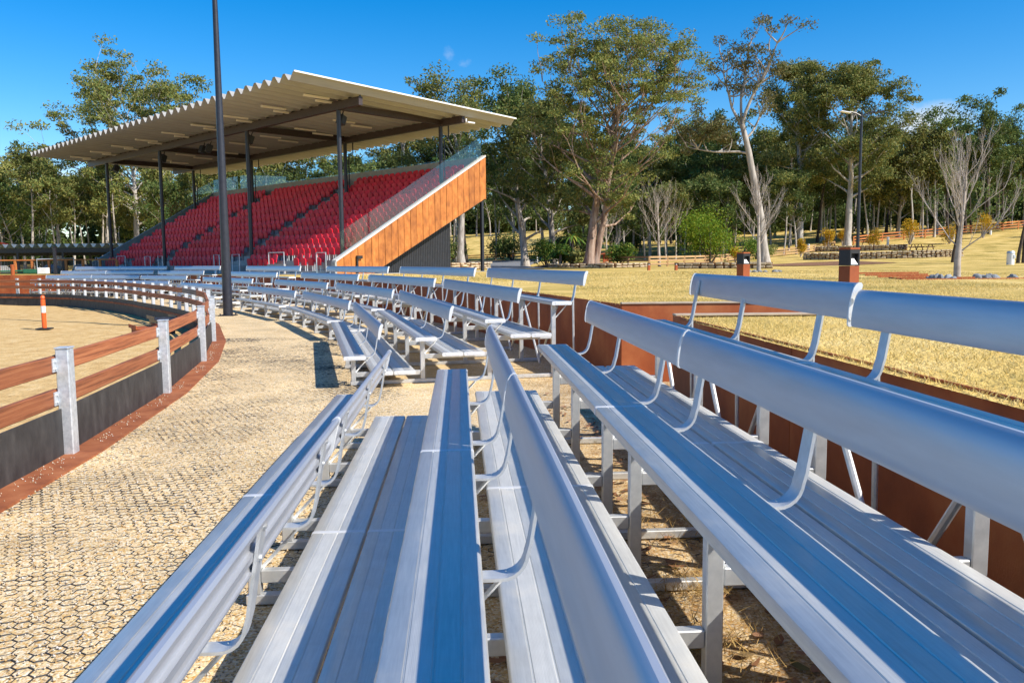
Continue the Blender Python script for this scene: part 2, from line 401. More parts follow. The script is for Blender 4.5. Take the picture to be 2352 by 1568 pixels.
def put(name, me, parent=None, loc=None, rot=None, scale=None):
    o = bpy.data.objects.new(name, me); COL.objects.link(o)
    if parent: o.parent = parent
    if loc: o.location = loc
    if rot: o.rotation_euler = rot
    if scale: o.scale = scale if hasattr(scale, '__len__') else (scale,) * 3
    return o

def np_mesh(name, V, q, m, smooth=False):                # V (n,3), q (k, 3 or 4) numpy
    me = bpy.data.meshes.new(name)
    k, c = q.shape
    me.vertices.add(len(V)); me.vertices.foreach_set('co', np.ascontiguousarray(V, dtype=np.float32).ravel())
    me.loops.add(k * c); me.loops.foreach_set('vertex_index', np.ascontiguousarray(q, dtype=np.int32).ravel())
    me.polygons.add(k); me.polygons.foreach_set('loop_start', np.arange(k, dtype=np.int32) * c)
    if smooth: me.polygons.foreach_set('use_smooth', np.ones(k, dtype=bool))
    me.update(calc_edges=True)
    me.materials.append(MT[m])
    return me

def thing(name, label, cat, loc=(0, 0, 0), rz=0.0, group=None):
    o = bpy.data.objects.new(name, None); COL.objects.link(o)
    o.empty_display_size = .3
    o.location = loc; o.rotation_euler = (0, 0, rz)
    return tag(o, label, cat, group)
def tag(o, label, cat, group=None):
    o['label'] = label; o['category'] = cat
    if group: o['group'] = group
    return o
def struct(o): o['kind'] = 'structure'; return o
def stuff(o, label=None, cat=None):
    o['kind'] = 'stuff'
    if label: o['label'] = label
    if cat: o['category'] = cat
    return o
def dup_tree(src, loc, rz=None, label=None, group=None, scale=None):
    c = src.copy(); COL.objects.link(c); c.location = loc
    if rz is not None: c.rotation_euler = (0, 0, rz)
    if scale: c.scale = scale if hasattr(scale, '__len__') else (scale,) * 3
    if label: c['label'] = label
    if group: c['group'] = group
    for ch in src.children:
        d = ch.copy(); COL.objects.link(d); d.parent = c
        for g in ch.children:
            e = g.copy(); COL.objects.link(e); e.parent = d
    return c

# ------------------------------------------------------------------ terrain
LAWN_Z = 0.97
def sp(v, k): v = np.clip(np.asarray(v, dtype=float) / k, -40, 40); return np.log1p(np.exp(v)) * k
def tz(x, y):
    r = sp(.08 * x + .08 * y - 8.2, .8) + .045 * sp(y - 118, 6)
    return LAWN_Z + r / (1 + r / 22)
# ------------------------------------------------------------------ layout of the bowl
TREAD = 0.872
A_DIR = math.degrees(math.atan(.0625))
SECT = [  # row-1 front corner at the near end, angle of the rows left of +Y, length, frame positions along it
    ('near', (-1.1375, 0.92), A_DIR, 3.06, (.35, 1.53, 2.72)),
    ('A', (-1.329, 3.985), A_DIR, 3.06, (.37, 1.62, 2.78)),
    ('B', (-2.03, 9.90), 13.7, 5.95, (.38, 2.1, 3.82, 5.55)),
    ('C', (-3.58, 15.98), 22.7, 5.85, (.38, 2.07, 3.77, 5.47)),
    ('D', (-6.10, 21.65), 29.5, 5.7, (.38, 2.03, 3.68, 5.32)),
    ('E', (-9.95, 27.70), 37.0, 5.5, (.38, 1.96, 3.54, 5.12)),
    ('F', (-14.85, 34.95), 56.0, 3.4, (.3, 1.23, 2.17, 3.1)),
    ('G1', (-18.15, 38.15), 68.0, 3.06, (.35, 1.53, 2.72)),
    ('G2', (-21.01, 39.30), 68.0, 3.06, (.35, 1.53, 2.72)),
]
def loc2w(s, x, y):
    a = R(s[2]); return (s[1][0] + x * math.cos(a) - y * math.sin(a), s[1][1] + x * math.sin(a) + y * math.cos(a))
# retaining wall line: along the near section, entrance, then along the backs of the other sections
WALL_NEAR = [(3.0, -14.0), (2.13 - .0625 * 8.27, 8.27)]
WALL_FAR = [(1.38, 10.40)]
for s in SECT[2:]:
    for y in ((s[3] * .5,) if s[0] == 'B' else (s[3] * .1, s[3] * .9) if s[0][0] != 'G' else (s[3] * .5,)):
        WALL_FAR.append(loc2w(s, 3.42, y))
WALL_FAR += [(-26.5, 43.9), (-40.0, 46.5), (-58, 42)]
ENTRY = [(4.5, 8.27), (4.5, 10.40)]
LOOP = WALL_NEAR + ENTRY + WALL_FAR + [(-76, 28), (-82, 6), (-76, -16), (-58, -34), (-32, -42), (-8, -34)]
FENCE = [(-3.15, 0.3), (-3.28, 3.45), (-3.62, 6.65), (-4.12, 9.75), (-4.85, 12.9), (-5.87, 16.2), (-7.55, 20.6), (-8.35, 22.2), (-9.0, 23.4), (-9.6, 24.4),
         (-10.15, 25.25), (-10.85, 26.35), (-11.6, 27.45), (-12.3, 28.4), (-13.15, 29.6), (-14.15, 31.1), (-15.0, 32.2), (-15.95, 33.4), (-16.9, 34.5),
         (-17.75, 35.4), (-18.85, 36.6), (-19.9, 37.6), (-20.9, 38.2), (-22.2, 39.0), (-23.6, 39.6), (-25.1, 40.1), (-26.7, 40.5)]
FLOOP = FENCE + [(-36, 42), (-52, 38), (-66, 26), (-70, 6), (-64, -12), (-48, -28), (-28, -32), (-12, -22), (-5, -8)]

def densify(pl, step, closed=True):
    out = []
    n = len(pl)
    for i in range(n if closed else n - 1):
        a, b = Vector(pl[i]), Vector(pl[(i + 1) % n]); k = max(1, int((b - a).length / step))
        out += [tuple(a.lerp(b, j / k)) for j in range(k)]
    if not closed: out.append(tuple(pl[-1]))
    return out
def inside(px, py, poly):
    r = np.zeros(px.shape, bool); n = len(poly)
    for i in range(n):
        (x1, y1), (x2, y2) = poly[i], poly[(i + 1) % n]
        c = ((y1 > py) != (y2 > py)) & (px < (x2 - x1) * (py - y1) / ((y2 - y1) or 1e-9) + x1)
        r ^= c
    return r
def offset(pl, d, closed=False):
    out = []
    for i, p in enumerate(pl):
        a = pl[max(i - 1, 0)]; b = pl[min(i + 1, len(pl) - 1)]
        t = (Vector(b) - Vector(a)).normalized(); out.append((p[0] + t.y * d, p[1] - t.x * d))
    return out

# lawn: rings leaving the wall line, out past the horizon
C0 = Vector((-30, 10))
lp = densify(LOOP, .9)
dist = [0, .12, .3, .6, 1, 1.5, 2.1, 2.8, 3.6, 4.6, 5.8, 7.2, 9, 11, 13.5, 16.5, 20, 24, 28, 33, 38, 44, 50, 57, 65, 74, 84, 95, 108, 125, 150, 200, 300, 520, 900]
V, Q = [], []
nl = len(lp)
for d in dist:
    for p in lp:
        v = Vector(p); u = (v - C0).normalized(); w = v + u * d
        z = float(tz(w.x, w.y)) if d < 200 else float(tz(*(v + u * 150)))
        if d > .2: z += .02 * (mnoise.noise(Vector((w.x * .7, w.y * .7, 0)))) * min(1, d)
        V.append((w.x, w.y, z))
for r_ in range(len(dist) - 1):
    for i in range(nl):
        j = (i + 1) % nl
        Q.append((r_ * nl + i, r_ * nl + j, (r_ + 1) * nl + j, (r_ + 1) * nl + i))
lawn = put('lawn', np_mesh('lawn', np.array(V), np.array(Q), 'lawn', True)); struct(lawn)

# gravel path and stand floor: fine grid near the camera, coarser beyond, only outside the fence
def gravel_sheet(x0, x1, y0, y1, st):
    xs = np.arange(x0, x1 + st / 2, st); ys = np.arange(y0, y1 + st / 2, st)
    gx, gy = np.meshgrid(xs, ys); nx = len(xs)
    z = np.array([.0065 * mnoise.noise(Vector((a * .8, b * .8, 3))) + .0028 * mnoise.noise(Vector((a * 3.2, b * 3.2, 7))) - .0012 for a, b in zip(gx.ravel(), gy.ravel())])
    V = np.stack([gx.ravel(), gy.ravel(), z], 1)
    cx, cy = (gx[:-1, :-1] + st / 2).ravel(), (gy[:-1, :-1] + st / 2).ravel()
    i = (np.arange(len(ys) - 1)[:, None] * nx + np.arange(nx - 1)[None]).ravel()
    q = np.stack([i, i + 1, i + nx + 1, i + nx], 1)
    keep = ~inside(cx, cy, FLOOP)
    return V, q[keep]
V1, q1 = gravel_sheet(-7, 4.6, -2, 20, .1)
V2, q2 = gravel_sheet(-30, 5, 20, 48, .28)
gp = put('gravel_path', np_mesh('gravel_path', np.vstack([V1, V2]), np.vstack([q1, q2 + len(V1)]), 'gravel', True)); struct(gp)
# black honeycomb grid that holds the gravel; the gravel covers it in patches
def honeycomb():
    a = .0395; dx, dy = math.sqrt(3) * a, 1.5 * a
    V, Q = [], []
    E_ = set(); pts = {}
    A = []
    rows = range(int(1.6 / dy), int(17 / dy))
    for r_ in rows:
        y = r_ * dy
        if y < 1.6: continue
        xm = 2.1 if y < 9.6 else -1.2 - .25 * (y - 9.6)
        xl = -3.05 - .02 * y - .009 * y * y
        x = math.floor(xl / dx) * dx + (dx / 2 if r_ % 2 else 0)
        while x < xm:
            A.append((x, y)); x += dx
    A = np.array(A)
    # three edges per cell: upper right, upper left, left
    ang = np.radians([30, 90, 150, 210]); c = np.stack([np.cos(ang) * a, np.sin(ang) * a], 1)
    rng = np.random.default_rng(5)
    Vs, Qs, n0 = [], [], 0
    for k in range(3):
        keep = rng.random(len(A)) > .09
        p = A[keep] + c[k]; q = A[keep] + c[k + 1]
        t = q - p; t /= np.linalg.norm(t, axis=1)[:, None]; nrm = np.stack([-t[:, 1], t[:, 0]], 1) * .0019
        top = .0014 + rng.normal(0, .0018, len(p)) - .0055 * np.clip((p[:, 0] + 1.5) / .6, 0, 1) - .0022 * np.clip((p[:, 1] - 4) / 5, 0, 1); z0 = np.full(len(p), -.012)
        P = [np.c_[p + nrm, z0], np.c_[p + nrm, top], np.c_[p - nrm, top], np.c_[p - nrm, z0],
             np.c_[q + nrm, z0], np.c_[q + nrm, top], np.c_[q - nrm, top], np.c_[q - nrm, z0]]
        m = len(p); Vs.append(np.concatenate(P)); i = np.arange(m) + n0
        for (e, f) in ((0, 1), (1, 2), (2, 3)):
            Qs.append(np.stack([i + e * m, i + f * m, i + (f + 4) * m, i + (e + 4) * m], 1))
        n0 += 8 * m
    return np.vstack(Vs), np.vstack(Qs)
hv, hq = honeycomb()
hx, hy = hv[:, 0].copy(), hv[:, 1].copy()
stuff(put('paving_grid', np_mesh('paving_grid', hv, hq, 'grid')), 'black honeycomb plastic grid showing through the gravel of the path', 'paving grid')

# arena sand
poly = densify(FLOOP, 4)
sb = MB(); cen = (-34, 6)
step = 1.0
gx, gy = np.meshgrid(np.arange(-72, -2, step), np.arange(-34, 44, step)); nx = gx.shape[1]
zz = np.array([-.40 + .05 * mnoise.noise(Vector((a * .5, b * .5, 1))) for a, b in zip(gx.ravel(), gy.ravel())])
i = (np.arange(gx.shape[0] - 1)[:, None] * nx + np.arange(nx - 1)[None]).ravel()
sand = put('sand_arena', np_mesh('sand_arena', np.stack([gx.ravel(), gy.ravel(), zz], 1), np.stack([i, i + 1, i + nx + 1, i + nx], 1), 'sand', True)); struct(sand)

# ------------------------------------------------------------------ arena fence
fence = thing('arena_fence', 'curved arena fence of galvanised posts, brown hardwood rails and black rubber kickboards', 'fence', (FENCE[2][0], FENCE[2][1], 0))
FO = Vector((FENCE[2][0], FENCE[2][1], 0))
pm = MB()
pm.box(-.05, .05, -.062, .062, -.03, .872, ch=.008); pm.box(-.056, .056, -.068, .068, .872, .884, ch=.003)
post_me = pm.mesh('post', 'galv')
cl = MB(); cl.box(-.006, .006, -.035, .035, -.055, .055, ch=.002)
for z in (-.03, .03): cl.tube([(-.004, 0, z), (.018, 0, z)], .011, 6)
cleat_me = cl.mesh('cleat', 'galv')
tang = []
for i in range(len(FENCE)):
    a, b = Vector(FENCE[max(i - 1, 0)]), Vector(FENCE[min(i + 1, len(FENCE) - 1)]); tang.append((b - a).normalized())
rnd = random.Random(3)
for i, p in enumerate(FENCE):
    t = tang[i]; rz = math.atan2(t.y, t.x) - math.pi / 2
    put('post', post_me, fence, (p[0] - FO.x, p[1] - FO.y, 0), (0, 0, rz))
for i in range(len(FENCE) - 1):
    a, b = Vector(FENCE[i]), Vector(FENCE[i + 1]); d = b - a; L = d.length; u = d / L; n = Vector((-u.y, u.x))      # n points into the arena
    rz = math.atan2(u.y, u.x) - math.pi / 2
    for zc in (.745, .475):
        rb = MB(); rb.box(-.024, .024, .012, L - .012, -.07, .07, ch=.006)
        o = rb.build('rail', 'rail_grey' if (i in (7, 8) and zc > .6) else 'rail', fence)
        o.location = (a.x + n.x * .078 - FO.x, a.y + n.y * .078 - FO.y, zc + rnd.uniform(-.006, .006)); o.rotation_euler = (0, 0, rz)
        if i < 6:
            for yy in (.085, L - .085):
                c = put('cleat', cleat_me, fence, (a.x + u.x * yy + n.x * .048 - FO.x, a.y + u.y * yy + n.y * .048 - FO.y, zc), (0, 0, rz))
    top = .39 if i < 5 else .16
    kb = MB(); kb.box(-.008, .008, .008, L - .008, -.5, top, ch=.003)
    o = kb.build('kickboard', 'rubber', fence); o.location = (a.x + n.x * .07 - FO.x, a.y + n.y * .07 - FO.y, 0) if i >= 5 else (a.x + n.x * .03 - FO.x, a.y + n.y * .03 - FO.y, 0); o.rotation_euler = (0, 0, rz)
    # edging boards at the foot of the kickboard
    p0, p1 = offset(FENCE, .23)[i], offset(FENCE, .23)[i + 1]; q0, q1 = offset(FENCE, -.10)[i], offset(FENCE, -.10)[i + 1]
    eb = MB()
    k = .004
    V = [(q0[0], q0[1], -.06), (q0[0], q0[1], .016), (p0[0], p0[1], .016), (p0[0], p0[1], -.06), (q1[0], q1[1], -.06), (q1[0], q1[1], .016), (p1[0], p1[1], .016), (p1[0], p1[1], -.06)]
    V = [(x - FO.x, y - FO.y, z) for x, y, z in V]
    eb.add(V, [(0, 1, 2, 3), (4, 7, 6, 5), (0, 4, 5, 1), (1, 5, 6, 2), (2, 6, 7, 3), (3, 7, 4, 0)])
    eb.build('edging_board', 'edging', fence)
# loose pebbles kicked up onto the edging and path
rng = np.random.default_rng(11)
P = []
eo = densify(offset(FENCE, .10)[:6], .02, False)
for k in range(800):
    c = eo[int(rng.beta(1, 1) * (len(eo) - 1))]
    if mnoise.noise(Vector((c[0] * 1.7, c[1] * 1.7, 5))) < .02: continue
    P.append((c[0] + rng.normal(-.03, .05), c[1] + rng.normal(0, .03), .019))
for k in range(7000):
    y = 1.8 + 7 * rng.random() ** 1.5; x = rng.uniform(-3.1 - .01 * y * y, -.9 - .06 * y)
    P.append((x, y, .006))
P = np.array(P)
oct_ = np.array([(1, 0, 0), (-1, 0, 0), (0, 1, 0), (0, -1, 0), (0, 0, 1), (0, 0, -1)], float)
of = np.array([(0, 2, 4), (2, 1, 4), (1, 3, 4), (3, 0, 4), (2, 0, 5), (1, 2, 5), (3, 1, 5), (0, 3, 5)])
sc = rng.uniform(.0035, .0075, (len(P), 1, 1)) * rng.uniform(.6, 1.3, (len(P), 1, 3))
vv = (oct_[None] + rng.normal(0, .15, (len(P), 6, 3))) * sc + P[:, None]
ff = (of[None] + (np.arange(len(P)) * 6)[:, None, None]).reshape(-1, 3)
MT['pebble'] = leaf_mat('pebble', [(.66, .60, .50), (.72, .62, .46), (.50, .31, .12), (.78, .74, .68), (.42, .36, .28)], 0.0)
stuff(put('loose_gravel', np_mesh('loose_gravel', vv.reshape(-1, 3), ff, 'pebble')), 'loose cream and orange pebbles spilt along the edging boards', 'gravel')

# ------------------------------------------------------------------ retaining walls (weathering steel plates, pale coping)
def wall_run(t, pts, z0, z1, org, plate=2.4, th=.012, name='steel_plate', coping=False, back=1):
    pl = densify(pts, plate, False)
    for a, b in zip(pl[:-1], pl[1:]):
        a, b = Vector(a), Vector(b); u = (b - a); L = u.length; u /= L
        m = MB(); m.box(0, th, .003, L - .003, 0, z1 - z0, ch=.002)
        o = m.build(name, 'rust', t); o.location = (a.x - org[0], a.y - org[1], z0); o.rotation_euler = (0, 0, math.atan2(u.y, u.x) - math.pi / 2)
        if coping:
            m = MB(); m.box(-.015, .14, .001, L - .001, 0, .018, ch=.003)
            o = m.build('coping', 'coping', t); o.location = (a.x - org[0], a.y - org[1], z1); o.rotation_euler = (0, 0, math.atan2(u.y, u.x) - math.pi / 2)
t = thing('retaining_wall', 'rusty steel retaining wall behind the nearest benches, holding up the dry lawn at the right', 'wall', (2.2, 4, 0))
wall_run(t, [(2.75, -6.0), (2.13 - .0625 * 8.27, 8.27)], -.05, .985, (2.2, 4))
wall_run(t, [(2.13 - .0625 * 8.27 - .002, 8.272), (4.5, 8.272)], -.05, .985, (2.2, 4), coping=True)
t = thing('retaining_wall', 'rusty steel retaining wall curving behind the far benches, from the stair opening towards the grandstand', 'wall', (1.38, 10.4, 0))
wall_run(t, [(4.5, 10.40), (1.38, 10.40)], -.05, .985, (1.38, 10.4), coping=True)
wall_run(t, WALL_FAR[:-1], -.05, .985, (1.38, 10.4))
t = thing('entry_steps', 'steel edged steps rising to the lawn in the opening between the rusty walls', 'steps', (2.4, 9.3, 0))
for k in range(5):
    m = MB(); m.box(0, .42 if k < 4 else .5, -1.0, 1.04, -.05, .19 * (k + 1), ch=.005)
    m.build('step', 'concrete', t).location = (.42 * k, 0, 0)
    m = MB(); m.box(-.008, 0, -1.0, 1.04, 0, .19, ch=.002)
    m.build('riser_plate', 'rust', t).location = (.42 * k - .001, 0, .19 * k + .004)

# ------------------------------------------------------------------ bleachers
ROW_H = [.41, .613, .816, 1.02]
SEAT_P = [(.010, -.048), (.0, -.038), (.0, -.010), (.004, -.003), (.012, 0), (.060, 0), (.0622, -.003), (.0666, -.003), (.0688, 0),
          (.127, 0), (.1292, -.003), (.1336, -.003), (.1358, 0), (.194, 0), (.1962, -.003), (.2006, -.003), (.2028, 0), (.250, 0), (.258, -.003), (.262, -.010), (.262, -.038), (.252, -.048)]
BACK_OUT = [(0, .192), (.012, .194), (.020, .206), (.0245, .235), (.0265, .265), (.027, .295), (.0255, .325), (.022, .350), (.014, .370), (.003, .379), (-.010, .378), (-.019, .368), (-.020, .355)]
BACK_IN = [(-.014, .350), (-.004, .353), (.008, .350), (.016, .338), (.0195, .318), (.021, .292), (.0205, .266), (.018, .262), (.004, .260), (.003, .236), (.016, .232), (.014, .214), (.008, .202), (0, .201)]
BASE_PT, LEAN = Vector((.409, 0)), .17
def backpt(u, v, lean=LEAN):     # u forward (towards -x), v up along the leaning bar, measured from seat level
    return (.404 + (v - .02) * lean - u, v)
def extr(poly, L, name, m, y0=0.0, sm=30):
    b = MB(); b.prism(poly, y0, L); return b.mesh(name, m, sm)
_cache = {}
def bl_meshes(L):
    if L in _cache: return _cache[L]
    d = {}
    d['seat'] = extr(SEAT_P, L, 'seat', 'alu')
    d['foot'] = extr(SEAT_P, L, 'foot_plank', 'alu_foot')
    d['back'] = extr([backpt(*p) for p in BACK_OUT + BACK_IN], L - .02, 'backrest', 'alu_back', .02)
    sil = [(p[0] * 1.05 - .0005, .29 + (p[1] - .29) * 1.02) for p in BACK_OUT]
    c = MB(); c.prism([backpt(*p) for p in sil] + [backpt(-.016, .34), backpt(-.006, .21)], 0, .012); d['bcap'] = c.mesh('end_cap', 'alu_cap', 30)
    c = MB(); c.prism([(.131 + (x - .131) * 1.012, z * 1.03 + .0005) for x, z in SEAT_P if z > -.0025 or x in (.0, .262, .010, .252)], 0, .010)
    c.box(.045, .217, -.0025, .0125, -.040, -.012); d['scap'] = c.mesh('end_cap', 'alu_cap', 30)
    c = MB(); c.prism([(.131 + (x - .131) * 1.018, .0012 + z * 1.04) for x, z in SEAT_P if abs(z + .003) > 1e-4 or x in (.004, .258)], -.016, .016); d['ssl'] = c.mesh('joint_sleeve', 'alu_cap', 30)
    c = MB(); c.prism([backpt(p[0] * 1.06 + .001, .29 + (p[1] - .29) * 1.03) for p in BACK_OUT] + [backpt(-.012, .35), backpt(-.004, .21)], -.014, .014); d['bsl'] = c.mesh('joint_sleeve', 'alu_cap', 30)
    b = MB(); path = [(.150, -.052), (.322, -.052)]
    path += [(.322 + .082 * math.cos(t), .030 + .082 * math.sin(t)) for t in np.radians([-75, -60, -45, -30, -15, -7])]
    path += [backpt(-.004, .06), backpt(-.004, .34)]
    b.strip(path, .074, .011); 
    for zz in (.235, .335): b.tube([(backpt(-.006, zz)[0], 0, zz), (backpt(-.018, zz)[0], 0, zz)], .010, 6)
    d['bracket'] = b.mesh('bracket', 'alu_frame', 30)
    b = MB(); b.tube([(.345, 0, -.046), (.155, 0, -.25)], .009, 6); d['strut'] = b.mesh('strut', 'alu_frame')
    _cache[L] = d
    return d
def bleacher(s, label, joint=False, fine=True):
    key, (x, y), ang, L, fr = s
    root = thing('bleacher', label, 'bleacher', (x, y, 0), R(ang), 'aluminium bleachers round the arena')
    M_ = bl_meshes(L)
    ch = .004 if fine else 0
    for k in range(4):
        x0, h = k * TREAD, ROW_H[k]
        se = put('seat', M_['seat'], root, (x0, 0, h)); ba = put('backrest', M_['back'], root, (x0, -.01, h))
        if k == 3 and key in ('A', 'near'):        # the top row is not quite in line where the two units meet
            dz, dr = (.022, R(-.9)) if key == 'A' else (-.012, 0)
            ba.location.z += dz; ba.rotation_euler.z = dr
        for yy, o in ((-.010, 1), (L, 1)):
            put('end_cap', M_['scap'], se, (0, yy, 0)); put('end_cap', M_['bcap'], ba, (0, yy + .012, 0))
        if joint:
            put('joint_sleeve', M_['ssl'], se, (0, L + .003, 0))
            if not (k == 3 and key == 'near'): put('joint_sleeve', M_['bsl'], ba, (0, L + .012, 0))
        if k:
            for xo in (-.545, -.271):
                fp = put('foot_plank', M_['foot'], root, (x0 + xo, 0, h - .40))
                for yy in (-.010, L): put('end_cap', M_['scap'], fp, (0, yy, 0))
                if joint: put('joint_sleeve', M_['ssl'], fp, (0, L + .003, 0))
        for yy in fr:
            m = MB(); m.box(-.028, .028, -.025, .025, .05, h - .049, ch=ch); m.build('leg', 'alu_frame', root, loc=(x0 + .13, yy, 0))
            put('bracket', M_['bracket'], root, (x0, yy, h)); put('strut', M_['strut'], root, (x0, yy + .02, h))
            if k:
                m = MB(); m.box(-TREAD + .030, -.030, -.022, .022, -.06, 0, ch=ch); m.build('foot_beam', 'alu_frame', root, loc=(x0 + .13, yy, h - .4495))
    for yy in fr:
        m = MB(); m.box(.09, 3 * TREAD + .42, -.026, .026, .004, .049, ch=ch); m.build('base_rail', 'alu_frame', root, loc=(0, yy, 0))
        m = MB(); m.tube([(3 * TREAD + .415, 0, ROW_H[3] + .02), (3 * TREAD + .43, 0, .05)], .015, 8); m.build('stay', 'alu_frame', root, loc=(0, yy + .035, 0), smooth=True)
    for y0, y1 in zip(fr[:-1], fr[1:]):
        for k in ((3,) if fine else (2, 3)):
            xx = k * TREAD + .13
            for e, (a, b) in enumerate((((y0 + .03), (y0 + y1) / 2 + .06), ((y1 - .03), (y0 + y1) / 2 - .06))):
                m = MB(); m.tube([(xx + (.034 if e else .062), a, ROW_H[k] - .09), (xx + (.034 if e else .062), b, .09)], .0165, 8)
                m.build('brace', 'alu_frame', root, smooth=True)
    return root
bleacher(SECT[0], 'nearest aluminium bleacher, its four rows running out of the bottom of the picture', joint=True)
bleacher(SECT[1], 'aluminium bleacher joined on beyond the nearest one, ending just before the stair opening', joint=False)
bleacher(SECT[2], 'aluminium bleacher just past the gravel gap, first of the far curved run')
bleacher(SECT[3], 'aluminium bleacher in the far run straight below the rusty cladding of the grandstand')
bleacher(SECT[4], 'aluminium bleacher in the far run right of the tall black pole, before the red seats', fine=False)
bleacher(SECT[5], 'aluminium bleacher partly hidden by the foot of the tall black pole', fine=False)
bleacher(SECT[6], 'short aluminium bleacher left of the tall black pole, seen over the arena rails', fine=False)
bleacher(SECT[7], 'right half of the farthest pair of joined bleachers, behind the far arena rails', joint=True, fine=False)
bleacher(SECT[8], 'left half of the farthest pair of joined bleachers, beside the bare rusty wall', fine=False)
# ------------------------------------------------------------------ grandstand
GS = thing('grandstand', 'covered grandstand with rows of red seats, cream corrugated roof and orange rusted side cladding', 'grandstand', (-7.594, 36.0, 0), .801)
GZ, TL, GD = 1.0, 28.5, 9.01                 # floor level, length, depth; local x runs up the tiers, local y along the rows
clad = lambda s: 1.64 + .573 * s
tier = lambda i: 1.12 + .49 * i
def gb(name, m, *b, loc=None, ch=0):
    k = MB(); k.box(*b, ch=ch); return k.build(name, m, GS, loc=loc)
for i in range(10):
    gb('tier', 'concrete', .22 + .82 * i, .22 + .82 * (i + 1) + (.35 if i == 9 else 0), .25, TL - .25, tier(i) - .49 if i else .8, tier(i))
for i in range(1, 10):                        # white nosing strips and half steps in the two aisles
    for y0 in (9.85, 19.1):
        gb('aisle_step', 'concrete', .22 + .82 * i - .40, .22 + .82 * i - .002, y0, y0 + .95, tier(i) - .485, tier(i) - .245)
        gb('step_nosing', 'white', .22 + .82 * i - .406, .22 + .82 * i - .36, y0, y0 + .95, tier(i) - .244, tier(i) - .236)
        gb('step_nosing', 'white', .22 + .82 * i - .004, .22 + .82 * i + .045, y0, y0 + .95, tier(i) + .001, tier(i) + .010)
# one red tip-up seat, shared by all
m = MB()
def shell(cx, z0, z1, w0, w1, dep, tilt, bend, n=5, rows=4):
    V, Fs = [], []
    for side in (0, 1):
        for r_ in range(rows + 1):
            t = r_ / rows; z = z0 + (z1 - z0) * t; w = w0 + (w1 - w0) * t
            if t > .8: w *= 1 - (t - .8) * 1.2
            for c in range(n + 1):
                u = c / n * 2 - 1
                zz = z - (.05 * u * u if r_ == rows else 0)
                V.append((cx + tilt * t + bend * (1 - u * u) + (dep if side else 0), u * w / 2, zz))
    k = (rows + 1) * (n + 1)
    for r_ in range(rows):
        for c in range(n):
            a = r_ * (n + 1) + c
            Fs.append((a, a + 1, a + n + 2, a + n + 1)); Fs.append((k + a, k + a + n + 1, k + a + n + 2, k + a + 1))
    for r_ in range(rows):
        for c in (0, n):
            a = r_ * (n + 1) + c; Fs.append((a, a + n + 1, k + a + n + 1, k + a))
    for c in range(n):
        for r_ in (0, rows):
            a = r_ * (n + 1) + c; Fs.append((a, k + a, k + a + 1, a + 1))
    m.add(V, Fs)
shell(.42, .40, .83, .40, .46, .03, .07, .035)
shell(.27, .26, .62, .36, .44, .045, -.03, -.02)
seat_me = m.mesh('seat', 'seat', 50)
lg = MB(); lg.box(.40, .44, -.10, -.07, 0, .42); lg.box(.40, .44, .07, .10, 0, .42); leg_v, leg_f = lg.v, lg.f
BL = [(.55, 9.75), (10.9, 18.95), (20.05, 28.05)]
BL0 = [(1.9, 4.4), (6.1, 8.8), (11.55, 18.0), (20.45, 23.5), (25.2, 28.0)]
spots = []
for i in range(10):
    for a, b in (BL0 if i == 0 else BL):
        n = int((b - a) / .502)
        for k in range(n): spots.append((.22 + .82 * i + .05, a + (k + .5) * (b - a) / n, tier(i), i))
spots.sort(key=lambda s: s[0] * .72 + s[1] * .72)
for s in spots[:300]:
    put('seat', seat_me, GS, s[:3], (0, 0, rnd.uniform(-.02, .02)))
far = MB()
for s in spots[300:]:
    far.add([(v.co.x + s[0], v.co.y + s[1], v.co.z + s[2]) for v in seat_me.vertices], [tuple(p.vertices) for p in seat_me.polygons])
o = far.build('seat_block', 'seat', GS, 50); o['kind'] = 'stuff'
lb = MB()
for s in spots: lb.add([(x + s[0], y + s[1], z + s[2]) for x, y, z in leg_v], leg_f)
o = lb.build('seat_legs', 'galv', GS); o['kind'] = 'stuff'
# right side: rusted cladding panels, capping, end face, soffit, dark ribbed wall under it
N = 24; w = GD / N
for k in range(N):
    s0, s1 = k * w + .011, (k + 1) * w - .011
    bot = lambda s: max(.97, 1.02 + .5155 * (s - 1.95))
    pts = [(s0, bot(s0)), (s1, bot(s1)), (s1, clad(s1) - .08), (s0, clad(s0) - .08)]
    if s0 < 1.95 < s1: pts.insert(1, (1.95, .97))
    b = MB(); b.prism(pts, -.05 - .006 * (k % 2), 0); b.build('cladding_panel', 'clad', GS)
b = MB(); b.prism([(0, .97), (1.95, .97), (GD, 4.61), (GD, clad(GD) - .1), (0, clad(0) - .1)], .003, .12); b.build('side_wall', 'dsteel', GS)
b = MB(); b.prism([(-.06, clad(-.06) - .085), (GD + .03, clad(GD + .03) - .085), (GD + .03, clad(GD + .03)), (-.06, clad(-.06))], -.09, .22); b.build('side_capping', 'cap', GS)
gb('end_pier', 'concrete', -.10, -.006, -.07, .22, .95, clad(0) - .10)
gb('back_cladding', 'clad', GD + .002, GD + .05, -.05, TL, 4.62, clad(GD) - .12)
b = MB(); b.prism([(1.95, .97), (GD, 4.61), (GD, 4.70), (1.95, 1.06)], .13, TL - .1); b.build('soffit', 'dsteel', GS)
b = MB(); x0 = 2.1; nr = 46; stp = (7.15 - x0) / nr
for k in range(nr):
    a = x0 + k * stp; zt = lambda s: 1.0 + .515 * (s - 1.95)
    pr_ = [(a, .55), (a + stp * .3, .58), (a + stp * .7, .58), (a + stp, .55)]
    for (xa, ya), (xb, yb) in zip(pr_[:-1], pr_[1:]):
        b.add([(xa, 1.13 - ya, .9), (xb, 1.13 - yb, .9), (xb, 1.13 - yb, zt(xb)), (xa, 1.13 - ya, zt(xa))], [(0, 1, 2, 3)])
